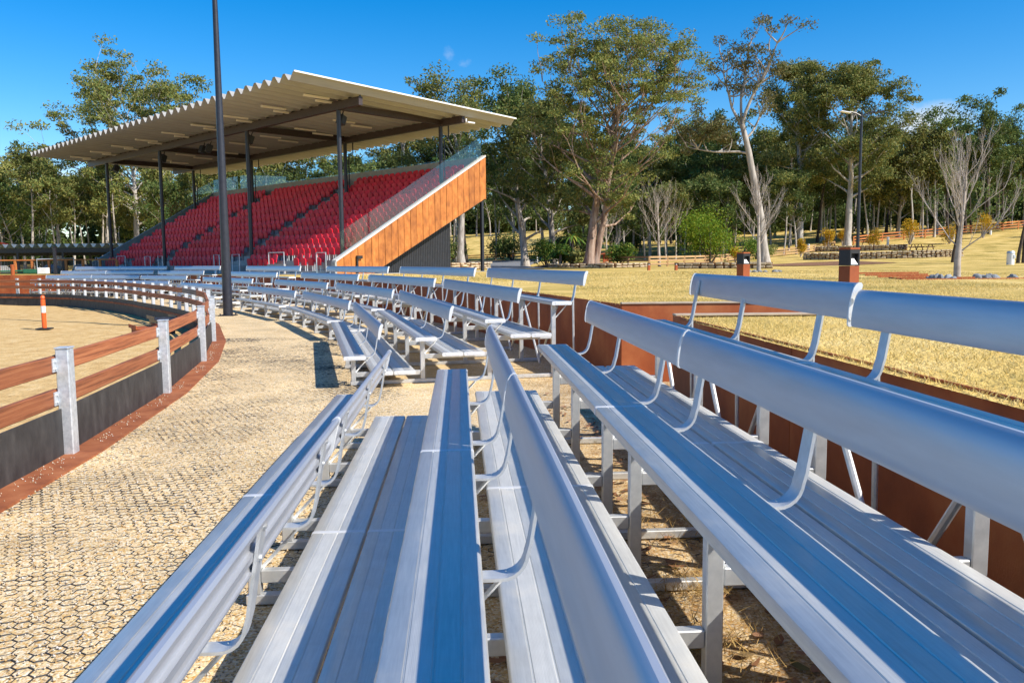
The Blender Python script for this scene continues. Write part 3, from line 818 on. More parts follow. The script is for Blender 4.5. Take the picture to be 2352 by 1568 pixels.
b.build('ribbed_wall', 'ribbed', GS)
gb('ribbed_wall', 'ribbed', 7.10, 7.15, .60, TL - .6, .9, 3.7)
for y in (.06, 9.5, 19, TL - .1):
    gb('rear_post', 'dsteel', GD - .16, GD - .02, y, y + .14, .9, 4.61)
# left end wall and its rail
b = MB(); b.prism([(-.05, .97), (GD, 4.61), (GD, clad(GD)), (-.05, clad(-.05))], TL, TL + .10); b.build('end_wall', 'bluesteel', GS)
b = MB(); b.prism([(-.06, clad(-.06) + .001), (GD, clad(GD) + .001), (GD, clad(GD) + .06), (-.06, clad(-.06) + .06)], TL - .05, TL + .15); b.build('end_wall_rail', 'bluesteel', GS)
gb('back_wall', 'concrete', 8.62, 8.76, .13, TL, 5.2, 6.70)
# glass: sloping along the right side, along the back, a short run on the left
ng = 7
for k in range(ng):
    s0, s1 = .35 + k * (GD - .45) / ng + .008, .35 + (k + 1) * (GD - .45) / ng - .008
    b = MB(); b.prism([(s0, clad(s0) + .01), (s1, clad(s1) + .01), (s1, clad(s1) + 1.0), (s0, clad(s0) + 1.0)], .10, .112); b.build('glass_pane', 'glass', GS)
for k in range(19):
    gb('glass_pane', 'glass', 8.68, 8.692, .3 + k * 1.48 + .008, .3 + (k + 1) * 1.48 - .008, 6.702, 7.60)
for k in range(4):
    s0, s1 = 5.1 + k * .95 + .008, 5.1 + (k + 1) * .95 - .008
    b = MB(); b.prism([(s0, clad(s0) + .065), (s1, clad(s1) + .065), (s1, clad(s1) + .95), (s0, clad(s0) + .95)], TL + .04, TL + .052); b.build('glass_pane', 'glass', GS)
# columns, beams
CT = (.92, 9.06, 19.57, 27.9)
for y in CT:
    b = MB(); b.tube([(.98, y, .98), (.98, y, 8.19)], .10, 14); b.build('column', 'dsteel', GS, True)
    b = MB(); b.tube([(6.93, y, 4.2), (6.93, y, 8.11)], .10, 14); b.build('column', 'dsteel', GS, True)
    b = MB(); b.tube([(7.16, y, 4.9), (7.16, y, 7.5), (7.45, y, 7.62), (7.45, y, 8.45)], .035, 8); b.build('downpipe', 'dsteel', GS)
    gb('cross_beam', 'beam', 1.085, 6.825, y - .09, y + .09, 8.20, 8.50)
gb('front_beam', 'beam', .88, 1.08, -.75, 31.0, 8.192, 8.55)
gb('rear_beam', 'beam', 6.83, 7.03, -.75, 31.0, 8.112, 8.44)
# corrugated roof: deep ribs running front to back, profile along the rows
nrib = 43; y0, y1 = -1.17, 31.87; pit = (y1 - y0) / nrib
prof = []
for k in range(nrib):
    a = y0 + k * pit
    prof += [(a, 0), (a + .10, 0), (a + .36, -.29), (a + .46, -.29), (a + .72, 0)]
prof.append((y1, 0))
zr = lambda s: 9.01 - .0325 * (s + 2.46)
th = .012
V, Fs = [], []
ss = [-2.46, -1, .5, 2, 3.8, 5.6, 7.4, 9, 10.13]
for s in ss:
    for y, z in prof: V.append((s, y, zr(s) + z))
npf = len(prof)
for a in range(len(ss) - 1):
    for k in range(npf - 1): Fs.append((a * npf + k, a * npf + k + 1, (a + 1) * npf + k + 1, (a + 1) * npf + k))
b = MB(); b.add(V, Fs)
V2 = [(x, y, z + th) for x, y, z in V]; b.add(V2, [f[::-1] for f in Fs])
me = bpy.data.meshes.new('roof'); me.from_pydata(b.v, [], b.f); me.materials.append(MT['roof']); put('roof', me, GS)
b = MB(); b.prism([(-2.47, zr(-2.47) - .02), (10.14, zr(10.14) - .02), (10.14, zr(10.14) + .04), (-2.47, zr(-2.47) + .04)], y0 - .03, y0 + .05); b.build('roof_edge', 'white', GS)
for s, z0 in ((.98, 8.55), (6.93, 8.44)):      # dark packers where each rib sits on the beams
    b = MB()
    for k in range(nrib):
        yy = y0 + k * pit + .41
        if yy < 31 and yy > -.7: b.box(s - .08, s + .08, yy - .05, yy + .05, z0, zr(s) - .292)
    o = b.build('rib_bracket', 'black', GS)
    o['kind'] = 'stuff'
# strip lights under the roof
for k in range(9):
    yy = y0 + (2 + k * 4.6) * pit + .41
    for s0, dl in ((-.85, .0), (.1, .55), (3.2, .3), (4.6, .8)):
        zz = zr(s0) - .325
        gb('strip_light', 'batten', s0, s0 + 1.25, yy + dl - .06, yy + dl + .06, zz - .085, zz - .005)
# loudspeakers on the front beam
def speaker(x, y, rz):
    b = MB(); mm = Matrix.Translation((x, y, 7.85)) @ Matrix.Rotation(rz, 4, 'Z') @ Matrix.Rotation(.35, 4, 'Y')
    b.box(-.16, .16, -.17, .17, -.22, .2, mm, .02); b.box(-.02, .02, -.02, .02, .2, .42, mm)
    b.build('loudspeaker', 'black', GS)
for y in (1.25, 9.45, 14.0, 14.75, 20.0, 27.3): speaker(1.35, y, rnd.uniform(-.3, .3))
b = MB(); b.box(7.05, 7.5, -.95, -.70, 8.10, 8.16); b.box(7.0, 7.06, -.85, -.79, 8.16, 8.3); b.build('floodlight', 'white', GS)
for s in (.98, 6.93):
    b = MB(); b.box(s - .03, s + .03, -.74, -.68, 8.5, 8.95); b.build('roof_cleat', 'dsteel', GS)
# hand rails at the front
for a, c, z in ((.95, 1.7, .95), (4.45, 5.85, 1.0), (8.75, 9.5, .95), (10.9, 11.5, .95), (17.9, 18.5, .95), (19.6, 20.4, .95), (23.4, 24.8, 1.0), (28.0, 28.45, .95)):
    b = MB(); b.tube([(.12, a, GZ), (.12, a, GZ + z), (.12, c, GZ + z), (.12, c, GZ)], .024, 8); b.build('handrail', 'galv', GS, True)
    if c - a > 1: gb('plinth', 'concrete', .02, .20, a, c, .98, 1.45)
# a small bracket lamp on the cladding
b = MB(); b.box(1.0, 1.08, -.14, -.06, 1.0, 1.78); b.box(1.02, 1.3, -.16, -.055, 1.66, 1.80); b.build('bracket_lamp', 'black', GS)

# concourse in front of the stand
m = MB()
ct, st = math.cos(.801), math.sin(.801)
def g2w(s, t): return (-7.594 + s * ct - t * st, 36 + s * st + t * ct)
V = [(*g2w(-.55, -.2), .995), (*g2w(9, -.2), .995), (*g2w(9, 29), .995), (*g2w(-.55, 29), .995)]
m.add(V, [(0, 1, 2, 3)]); m.add([(x, y, .6) for x, y, z in V] + V, [(0, 1, 5, 4), (3, 0, 4, 7)])
struct(m.build('concourse', 'concrete'))

# ------------------------------------------------------------------ tall dark pole, twin lamp, low light posts
t = thing('light_pole', 'very tall tapering black pole rising out of the picture beside the arena fence', 'pole', (-8.3, 24.17, 0))
b = MB(); b.tube([(0, 0, .03), (0, 0, 3), (0, 0, 6), (0, 0, 9), (0, 0, 13)], [.138, .118, .094, .07, .045], 20); b.build('shaft', 'dsteel', t, True)
b = MB(); b.box(-.22, .22, -.22, .22, 0, .03, ch=.005)
for sx in (-.17, .17):
    for sy in (-.17, .17): b.tube([(sx, sy, .03), (sx, sy, .07)], .02, 6)
b.build('base_plate', 'dsteel', t)
t = thing('street_lamp', 'slim dark lamp post with two flat lamp heads, in front of the tall trees', 'lamp post', (14.37, 34.52, .96))
b = MB(); b.tube([(0, 0, 0), (0, 0, 3), (0, 0, 6.45)], [.075, .06, .045], 10); b.build('pole', 'dsteel', t, True)
for sx in (-1, 1):
    b = MB(); b.tube([(0, 0, 6.3), (sx * .25, -.02, 6.42), (sx * .5, -.04, 6.48)], .03, 8); b.build('arm', 'dsteel', t, True)
    b = MB(); mm = Matrix.Translation((sx * .68, -.05, 6.47)) @ Matrix.Rotation(-sx * .18, 4, 'Y'); b.box(-.22, .2, -.09, .09, -.03, .02, mm, .015)
    o = b.build('lamp_head', 'white' if sx < 0 else 'dsteel', t)
def post_light(label, x, y, h, rz, sc=1.0, group='rusty low light posts on the lawn'):
    t = thing('post_light', label, 'light post', (x, y, float(tz(x, y)) - .02), rz, group)
    w_ = .075 * sc
    b = MB(); b.box(-w_, w_, -w_, w_, 0, h * .72, ch=.004); b.build('post', 'rust', t)
    b = MB(); b.box(-w_ - .002, w_ + .002, -w_, w_ + .002, h * .725, h * .735); b.box(-w_, w_, -w_ + .04, w_, h * .735, h * .97, ch=.002)
    for sx in (-1, 1): b.box(sx * w_ - (.018 if sx > 0 else 0), sx * w_ + (0 if sx > 0 else .018), -w_, -w_ + .0405, h * .736, h * .969)
    b.box(-w_ + .0185, w_ - .0185, -w_, -w_ + .0405, h * .91, h * .969); b.build('lamp_head', 'black', t)
    b = MB(); zz = h * .742
    b.add([(-w_ + .022, -w_ + .002, zz), (w_ - .022, -w_ + .002, zz), (w_ - .045, -w_ + .038, zz + h * .09), (-w_ + .045, -w_ + .038, zz + h * .09),
           (-w_ + .022, -w_ + .034, zz), (w_ - .022, -w_ + .034, zz)], [(0, 1, 2, 3), (0, 3, 4), (1, 5, 2)]); b.build('reflector', 'white', t)
    b = MB(); b.box(-w_ - .003, w_ + .003, -w_ - .003, w_ + .003, h * .97, h, ch=.003); b.build('lid', 'rust', t)
post_light('nearest rusty square light post, standing right behind the back row of benches', 3.66, 9.0, .70, R(28))
post_light('rusty square light post further back, seen over the top of the back row of benches', 3.77, 13.5, .69, R(30))
post_light('small far rusty light post, left of the pale bare tree by the fence', 6.83, 41.26, .40, R(15), .8)
post_light('small far rusty light post, right of the pale bare tree by the fence', 8.02, 40.43, .40, R(15), .8)

# ------------------------------------------------------------------ things in the arena
t = thing('bollard', 'orange and white flexible bollard standing on the arena sand', 'bollard', (-14.05, 24.8, -.40), R(10))
b = MB(); b.box(-.2, .2, -.2, .2, 0, .04, ch=.015); b.build('base', 'black', t)
for z0, z1, mm in ((.045, .50, 'orange'), (.50, .70, 'white'), (.70, .90, 'orange')):
    b = MB(); b.tube([(0, 0, z0 + .001), (0, 0, z1)], .066, 14); b.build('sleeve', mm, t, True)
b = MB(); b.tube([(0, 0, .90), (0, 0, .93)], [.045, .045], 12); b.tube([(0, 0, .93), (0, 0, .99), (0, 0, 1.02)], [.068, .06, .03], 12); b.build('cap', 'orange', t, True)
t = thing('steel_beam', 'pair of short rusty channel beams lying inside the arena fence', 'steel beams', (-9.7, 22.6, -.42), R(35))
for k, (x, z) in enumerate(((-.35, .22), (.2, .42))):
    b = MB(); b.box(-.3, .3, -.5, .5, 0, .02, ch=.003); b.box(-.3, -.28, -.5, .5, .02, .10); b.box(.28, .3, -.5, .5, .02, .10); b.box(-.24, .24, -.45, .45, -z, 0)
    b.build('channel', 'rust' if k == 0 else 'dsteel', t, loc=(x, .4 * k, z))
# ------------------------------------------------------------------ grass, litter
def blades(n, pts, h, w, seed):
    rg = np.random.default_rng(seed); n = len(pts)
    a = rg.uniform(0, 2 * np.pi, n); d = np.stack([np.cos(a), np.sin(a), np.zeros(n)], 1)
    hh = h * rg.uniform(.5, 1.4, n); lean = rg.normal(0, .8, (n, 3)); lean[:, 2] = 0
    ww = (w * rg.uniform(.6, 1.4, n))[:, None]
    A, B_ = pts - d * ww, pts + d * ww
    tip = pts + lean * hh[:, None]; tip[:, 2] += hh
    return np.stack([A, B_, tip], 1).reshape(-1, 3), (np.arange(n * 3).reshape(-1, 3))
rng = np.random.default_rng(21)
P = []
def lawn_pts(n, x0, x1, y0, y1, pw):
    y = y0 + (y1 - y0) * rng.random(n) ** pw
    x = rng.uniform(x0, x1, n)
    return np.stack([x, y, np.zeros(n)], 1)
P = np.vstack([lawn_pts(70000, 1.7, 8.5, 2.2, 8.2, 1.3), lawn_pts(45000, 1.2, 10.5, 10.5, 20, 1.5), lawn_pts(30000, -6, 16, 20, 36, 1.4)])
lx = P[:, 0]; ly = P[:, 1]
ok = ~inside(lx, ly, [tuple(p) for p in LOOP]) & ~((np.abs(lx - 3) < 1.7) & (ly > 8.1) & (ly < 10.55))
ok &= ~inside(lx, ly, [g2w(-.7, -.4), g2w(9.2, -.4), g2w(9.2, 29), g2w(-.7, 29)])
P = P[ok]; P[:, 2] = tz(P[:, 0], P[:, 1]) - .004
ed = densify(offset(WALL_NEAR, .03) + [(4.5, 8.32)], .006, False) + densify(offset(WALL_FAR[:4], .03), .008, False)
E_ = np.array(ed); E_ = E_[(E_[:, 1] > 1.5)]; E_ = np.c_[E_ + rng.normal(0, .03, E_.shape) + np.array([.02, 0]), np.full(len(E_), LAWN_Z + .004)]
P = np.vstack([P, E_])
far_ = np.clip(P[:, 1] / 9, 1, 4)
V, Q = blades(len(P), P, (.025 * far_ ** .5), .0023 * far_, 4)
stuff(put('grass', np_mesh('grass', V, Q, 'blade')), 'short dry yellow grass on the lawn', 'grass')
# dead leaves and straw blown under the benches
V, Q = [], []
for k in range(1500):
    x, y = rng.uniform(-.2, 2.0), 1.2 + 8.3 * rng.random() ** 1.6
    if mnoise.noise(Vector((x * 1.6, y * 1.6, 9))) < .02 and k % 4: continue
    a, L, W = rng.uniform(0, 6.28), rng.uniform(.025, .06), rng.uniform(.010, .025); c, s_ = math.cos(a), math.sin(a); cu = rng.uniform(.2, .9)
    z = .010 + rng.uniform(0, .012); o = len(V)
    for (u, v, h_) in ((-1, 0, cu), (-.4, 1, .1), (-.4, -1, .2), (.4, .9, .05), (.4, -.9, .25), (1, 0, cu * .7)):
        V.append((x + u * L * c - v * W * s_, y + u * L * s_ + v * W * c, z + h_ * .02))
    Q += [(o, o + 2, o + 1, o + 1), (o + 1, o + 2, o + 4, o + 3), (o + 3, o + 4, o + 5, o + 5)]
T3 = []
for q in Q:
    T3.append((q[0], q[1], q[2]))
    if q[3] != q[2]: T3.append((q[0], q[2], q[3]))
stuff(put('dead_leaves', np_mesh('dead_leaves', np.array(V), np.array(T3), 'litter')), 'brown curled dead leaves on the gravel under the benches', 'leaves')
pts = []
for (cx, cy, r_, n) in ((.62, 2.75, .10, 700), (.75, 2.3, .14, 1100), (.80, 2.62, .07, 500), (.72, 3.15, .08, 500), (.85, 3.75, .10, 450), (.70, 2.0, .09, 500), (.95, 3.2, .2, 300), (.55, 3.6, .13, 200), (.9, 4.6, .2, 250), (1.0, 9.7, .5, 400), (.3, 10.2, .35, 300), (.75, 1.75, .2, 260)):
    pts.append(np.stack([rng.normal(cx, r_, n), rng.normal(cy, r_, n), np.abs(rng.normal(.012, .02, n))], 1))
pts = np.vstack(pts)
V, Q = blades(len(pts), pts, .045, .0022, 8)
V = V.reshape(-1, 3, 3); V[:, 2, :2] += rng.normal(0, .045, (len(V), 2)); V = V.reshape(-1, 3)
stuff(put('straw', np_mesh('straw', V, Q, 'straw')), 'wisps of dry straw caught against the base rails under the benches', 'straw')

# ------------------------------------------------------------------ trees
def leaf_cards(centers, radii, n_per, size, seed, flat=.6, droop=.3):
    rg = np.random.default_rng(seed)
    C = np.repeat(np.asarray(centers), n_per, 0); Rr = np.repeat(np.asarray(radii), n_per)[:, None]
    d = rg.normal(size=C.shape); d /= np.linalg.norm(d, axis=1)[:, None]
    rad = rg.random((len(C), 1)) ** .45
    P = C + d * rad * Rr * np.array([1, 1, flat])
    n = len(P)
    u = rg.normal(size=(n, 3)); u[:, 2] -= droop; u /= np.linalg.norm(u, axis=1)[:, None]
    v = np.cross(u, rg.normal(size=(n, 3))); v /= np.linalg.norm(v, axis=1)[:, None]
    L = (size * rg.uniform(.6, 1.3, n))[:, None]; W = L * .42
    Vv = np.stack([P - u * L, P + v * W, P + u * L, P - v * W], 1).reshape(-1, 3)
    return Vv, np.arange(n * 4).reshape(-1, 4)
def wander(p, d, L, n, wob, up, rg):
    pts = [Vector(p)]; d = Vector(d).normalized()
    for i in range(n):
        d = (d + Vector((rg.gauss(0, wob), rg.gauss(0, wob), rg.gauss(0, wob) + up))).normalized()
        pts.append(pts[-1] + d * (L / n))
    return pts
def taper(n, a, b): return [a + (b - a) * i / (n - 1) for i in range(n)]
def gum(seed, H, r0, clear=.45, spread=3.5, limbs=12, sub=3, clump=.9, n_leaf=70, leaf=.16, flat=.55, twin=False, lean=(0, 0), shape='round', twigs=True, bare_low=0, sides=7):
    rg = random.Random(seed); tb = MB(); cen, rad = [], []
    stems = [((0, 0, -.3), (lean[0], lean[1], 1), H * .82, r0)]
    if twin: stems.append(((.55 * r0 * 2, .1, -.3), (lean[0] + .10, lean[1] + .03, 1), H * .78, r0 * .72))
    for (p0, d0, HL, rr) in stems:
        n = 10; tr = wander(p0, d0, HL, n, .055, .05, rg); rd = [rr * (1 - .78 * (i / n) ** .9) for i in range(n + 1)]; rd[0] *= 1.35
        tb.tube(tr, rd, sides + 2, False)
        for k in range(limbs if not twin else limbs * 2 // 3):
            t = clear + (1 - clear) * ((k + .5) / (limbs if not twin else limbs * 2 // 3)) ** .9
            f = min(t * n, n - .01); i = int(f); p = tr[i].lerp(tr[i + 1], f - i); r_ = rd[i] * .5
            az = k * 2.4 + rg.uniform(-.5, .5)
            tt = (t - clear) / (1 - clear)
            sh = {'round': math.sin(math.pi * (.18 + .68 * tt)), 'top': .45 + .55 * tt, 'cone': 1 - .6 * tt, 'col': .75}[shape]
            L = spread * sh * rg.uniform(.75, 1.15)
            el = rg.uniform(.25, .8) + .35 * tt
            d = (math.cos(az) * math.cos(el), math.sin(az) * math.cos(el), math.sin(el))
            lb = wander(p, d, L, 5, .16, .05, rg)
            tb.tube(lb, taper(6, max(r_, .02), .015), max(4, sides - 2), False)
            for j in range(sub):
                q = lb[rg.choice((3, 4, 5, 5, 2))]; d2 = (Vector(d) + Vector((rg.gauss(0, .7), rg.gauss(0, .7), rg.uniform(.1, .9)))).normalized()
                sl = L * rg.uniform(.25, .5)
                sb_ = wander(q, d2, sl, 3, .2, .08, rg)
                if twigs: tb.tube(sb_, taper(4, max(.03, r_ * .25), .008), 4, False)
                cen.append(tuple(sb_[-1])); rad.append(clump * rg.uniform(.6, 1.25))
                if rg.random() < .5: cen.append(tuple(sb_[1] + Vector((rg.gauss(0, .3), rg.gauss(0, .3), .1)))); rad.append(clump * rg.uniform(.45, .8))
        cen.append(tuple(tr[-1])); rad.append(clump)
    V, Q = leaf_cards(cen, rad, n_leaf, leaf, seed, flat)
    return tb, V, Q
def tree_thing(name, label, loc, parts, bark, leaf, cat='tree', group=None, rz=0.0):
    tb, V, Q = parts
    t = thing(name, label, cat, loc, rz, group)
    tb.build('trunk', bark, t, 'all')
    if V is not None: put('crown', np_mesh('crown', V, Q, leaf), t)
    return t
def at(x, y, dz=0.0): return (x, y, float(tz(x, y)) + dz)
tree_thing('gum_tree', 'tall airy gum tree with separate leaf clumps behind the left end of the roof', at(-42.6, 95),
           gum(7, 20.8, .38, .28, 10.2, 38, 5, 1.3, 120, .17, .5, shape='round'), 'bark_pale', 'leaf')
tree_thing('gum_tree', 'gum tree whose flat crown just shows above the middle of the roof', at(-42, 108), gum(8, 24, .4, .55, 5, 12, 4, 1.5, 90, .20, .5), 'bark_pale', 'leaf_y')
tree_thing('gum_tree', 'rounded gum tree right behind the low end of the grandstand roof', at(-5.1, 85), gum(9, 19.5, .4, .35, 6.0, 18, 4, 1.45, 100, .17, .6), 'bark_grey', 'leaf')
tree_thing('gum_tree', 'small topped gum tree peeping over the sloping roof edge', at(-10.5, 92), gum(10, 20.5, .35, .5, 3.2, 12, 4, 1.2, 90, .17, .6), 'bark_grey', 'leaf_y')
tree_thing('gum_tree', 'dense dark gum tree between the grandstand and the biggest twin trunked tree', at(1.2, 69), gum(12, 15.8, .35, .16, 5.2, 26, 4, 1.15, 150, .14, .7), 'bark_grey', 'leaf_d')
tree_thing('gum_tree', 'dense olive gum tree close against the left of the twin trunked tree', at(3.3, 64), gum(13, 13.5, .3, .22, 4.2, 22, 4, 1.1, 150, .14, .7), 'bark_grey', 'leaf')
tree_thing('gum_tree', 'biggest gum tree with twin brown trunks and a wide layered crown', at(5.2, 56),
           gum(31, 15.2, .36, .24, 6.6, 40, 6, .82, 120, .10, .42, twin=True, lean=(.05, .02), shape='round', sides=9), 'bark_brown', 'leaf')
tree_thing('gum_tree', 'tall upright gum tree with rounded leaf clumps, left of the widest right hand crown', at(30.6, 88), gum(16, 21.5, .38, .36, 3.9, 26, 5, 1.15, 150, .145, .6), 'bark_pale', 'leaf_y')
tree_thing('gum_tree', 'broad dense gum tree behind the twin headed lamp post', at(33.9, 84), gum(18, 18.8, .40, .34, 5.3, 32, 5, 1.25, 170, .14, .5, shape='round'), 'bark_pale', 'leaf')
tree_thing('gum_tree', 'lower bushy gum tree at the right foot of the broad dense crown', at(45.5, 98), gum(19, 10.3, .26, .25, 3.8, 18, 4, 1.3, 110, .17, .65), 'bark_grey', 'leaf_y')
# the wood behind: a handful of tree shapes repeated, each an object of its own
protos = []
specs = [(41, 15, .17, .5, 3.0, 12, 'bark_pale', 'leaf_d', 'col'), (42, 16.5, .2, .55, 3.2, 12, 'bark_grey', 'leaf', 'round'), (43, 13.5, .15, .5, 2.8, 11, 'bark_pale', 'leaf', 'round'),
         (44, 17.5, .22, .58, 3.4, 12, 'bark_dark', 'leaf_d', 'top'), (45, 12, .16, .3, 3.2, 13, 'bark_grey', 'leaf_d', 'round'), (46, 14.5, .17, .52, 3.0, 12, 'bark_pale', 'leaf_y', 'col')]
GL = {'r': ('gum tree in the dense wood along the top of the lawn', 'gum trees of the wood behind the right lawn'),
      'c': ('gum tree in the wood behind the road', 'gum trees of the wood behind the road'),
      'b': ('gum tree in the wood seen under the grandstand roof', 'gum trees of the wood behind the grandstand'),
      'l': ('gum tree in the low wood at the far left', 'gum trees of the wood at the far left')}
for (sd, H, r0, cl_, spd, lm, bk, lf, shp) in specs:
    protos.append((gum(sd, H, r0, cl_, spd, lm, 3, 1.25, 75, .20, .65, shape=shp, sides=5), bk, lf))
made = {}
KIND = ('pale trunked dark leaved', 'grey trunked olive', 'pale trunked olive', 'dark trunked tall', 'low dark bushy', 'pale trunked yellowish')
def forest(x, y, k, sc, zone):
    lab, grp = GL[zone]; lab = KIND[k] + ' ' + lab
    if k not in made:
        made[k] = tree_thing('forest_tree', lab, at(x, y), protos[k][0], protos[k][1], protos[k][2], group=grp, rz=frnd.uniform(0, 6.28)); made[k].scale = (sc,) * 3
    else:
        dup_tree(made[k], at(x, y), frnd.uniform(0, 6.28), lab, grp, (sc * frnd.uniform(.9, 1.1), sc * frnd.uniform(.9, 1.1), sc))
frnd = random.Random(77)
def band(n, x0, x1, f, depth, zone, ks, s0, s1, step=None):
    for i in range(n):
        x = x0 + (x1 - x0) * (i + frnd.uniform(.1, .9)) / n; y = f(x) + depth * frnd.random() ** 1.2
        forest(x, y, frnd.choice(ks), frnd.uniform(s0, s1), zone)
band(40, 22, 92, lambda x: 98 + max(0, (40 - x)) * .1 - max(0, x - 60) * .25, 6, 'r', (0, 1, 2, 3, 0, 5), .62, .80)
band(44, 14, 98, lambda x: 108 - max(0, x - 60) * .2, 16, 'r', (0, 1, 3, 3, 4, 2), .64, .88)
band(14, 12, 30, lambda x: 84 - (x - 12) * .2, 12, 'c', (4, 4, 1, 2), .58, .8)
band(12, 6, 26, lambda x: 96, 12, 'c', (4, 1, 3, 0), .66, .82)
band(26, 18, 62, lambda x: 92 + max(0, (40 - x)) * .12, 8, 'r', (0, 5, 1, 3), .70, .88)
band(10, 8, 24, lambda x: 90, 10, 'c', (0, 1, 3), .72, .9)
band(10, -12, 9, lambda x: 98, 10, 'c', (1, 3, 0, 2), .95, 1.15)
band(12, -20, 14, lambda x: 165, 20, 'c', (4, 1, 5), .9, 1.1)
band(26, -56, -8, lambda x: 82, 10, 'b', (5, 2, 5, 4, 1), .62, .85)
band(20, -62, -6, lambda x: 100, 16, 'b', (5, 1, 2), .85, 1.05)
band(24, -100, -46, lambda x: 100, 10, 'l', (1, 2, 4, 5, 0), .68, .88)
band(22, -110, -50, lambda x: 116, 14, 'l', (1, 4, 3, 2), .85, 1.0)
# the deep wood behind them reads as one dark mass
cen_, rad_ = [], []
frnd2 = random.Random(5)
for i in range(2600):
    x = frnd2.uniform(-150, 165); y = frnd2.uniform(126, 146) if x > 10 or x < -60 else frnd2.uniform(185, 200) if x > -20 else frnd2.uniform(118, 140)
    cen_.append((x, y, float(tz(x, y)) + frnd2.random() ** 1.25 * frnd2.uniform(9, 13.5))); rad_.append(frnd2.uniform(1.6, 3.0))
for i in range(1700):
    x = frnd2.uniform(-150, 165); y = frnd2.uniform(124, 140) if x > 10 or x < -50 else frnd2.uniform(186, 200) if x > -20 else frnd2.uniform(116, 130)
    cen_.append((x, y, float(tz(x, y)) + frnd2.uniform(.2, 4.5))); rad_.append(frnd2.uniform(1.4, 2.4))
V, Q = leaf_cards(cen_, rad_, 42, .55, 6, .7)
stuff(put('deep_wood', np_mesh('deep_wood', V, Q, 'leaf_d')), 'deep dark wood closing the view behind the gum trunks', 'wood')
# understorey closing the gaps low in the wood
def bush(seed, w, h, n, size, leaf, flat=.8, k=7):
    rg = random.Random(seed); cen, rad = [], []
    tb = MB()
    for i in range(k):
        a = rg.uniform(0, 6.28); r_ = w * .32 * rg.random() ** .5; z = h * rg.uniform(.3, .72)
        cen.append((r_ * math.cos(a), r_ * math.sin(a), z)); rad.append(w * rg.uniform(.24, .36))
        tb.tube(wander((0, 0, -.1), (r_ * math.cos(a), r_ * math.sin(a), z), math.hypot(r_, z), 3, .1, .1, rg), taper(4, .035 * h / 2 + .01, .01), 5, False)
    V, Q = leaf_cards(cen, rad, n, size, seed, flat)
    return tb, V, Q
bu = None
for i in range(46):
    x = -70 + 168 * (i + frnd.random()) / 46; y = (104 if x > 20 else 92 if x > 0 else 90) + frnd.uniform(0, 16)
    lab = 'scrubby dark bush among the trunks of the wood'
    if bu is None: bu = tree_thing('forest_bush', lab, at(x, y), bush(70, 4.2, 3.2, 220, .16, 'leaf_d'), 'bark_dark', 'leaf_d', 'bush', 'bushes among the trunks')
    else: dup_tree(bu, at(x, y), frnd.uniform(0, 6), lab, 'bushes among the trunks', frnd.uniform(.7, 1.25))
# single shrubs
tree_thing('wattle_bush', 'big rounded bright green wattle bush before the dark wood', at(15.8, 66.2), bush(80, 5.2, 4.9, 900, .085, 'leaf_b', .7, 11), 'bark_dark', 'leaf_b', 'bush')
tree_thing('round_shrub', 'small dark green shrub right of the thick white trunk', at(22.5, 76), bush(81, 2.6, 2.2, 500, .08, 'leaf_l', .8, 7), 'bark_dark', 'leaf_l', 'bush')
tree_thing('round_shrub', 'little round clipped shrub on a single stem by the sloping fence', at(22.06, 71.5), bush(82, 1.8, 1.7, 260, .07, 'leaf_y', .6, 6), 'twig', 'leaf_y', 'bush')
for k, (x, y, w, h, lab) in enumerate(((2.6, 62, 2.6, 2.4, 'lush leafy shrub at the left end of the mulch bed'), (3.6, 59.5, 2.2, 1.9, 'yellow green shrub before the leafy shrub on the mulch bed'), (4.6, 58, 1.6, 1.2, 'low spreading shrub left of the twin brown trunks'), (7.9, 61, 2.2, 2.0, 'leafy shrub behind the dark roofed information sign'))):
    tree_thing('garden_shrub', lab, at(x, y, .05), bush(90 + k, w, h, 260, .11, 'leaf_l', .8, 7), 'bark_dark', 'leaf_l' if k != 2 else 'leaf_y', 'bush')
# palm like plants on the bed
def rosette(seed, h, n, L):
    rg = random.Random(seed); tb = MB(); tb.tube([(0, 0, -.1), (.03, 0, h * .5), (.05, 0, h)], [.12, .10, .09], 7, False); V, Q = [], []
    for i in range(n):
        a = i * 2.4; up = rg.uniform(.2, 1.2); w_ = .05
        p = [Vector((.05, 0, h)) + Vector((math.cos(a) * L * t * math.cos(up * (1 - .6 * t)), math.sin(a) * L * t * math.cos(up * (1 - .6 * t)), L * (t * math.sin(up) - .75 * t * t))) for t in (0, .35, .7, 1)]
        s_ = Vector((-math.sin(a), math.cos(a), 0)); o = len(V)
        for j, q in enumerate(p):
            ww = w_ * (1, 1.6, 1.2, .1)[j]; V += [tuple(q - s_ * ww), tuple(q + s_ * ww)]
        Q += [(o + 2 * j, o + 2 * j + 1, o + 2 * j + 3, o + 2 * j + 2) for j in range(3)]
    return tb, np.array(V), np.array(Q)
for x, y, h, lab in ((3.4, 58.2, .9, 'short arching palm at the front of the mulch bed'), (4.5, 62, 2.2, 'taller arching palm beside the slim trunks on the mulch bed'), (5.9, 60, 1.2, 'arching palm just behind the twin brown trunks')):
    tree_thing('palm', lab, at(x, y), rosette(int(x * 10), h, 26, 1.3), 'bark_brown', 'leaf_l', 'palm')
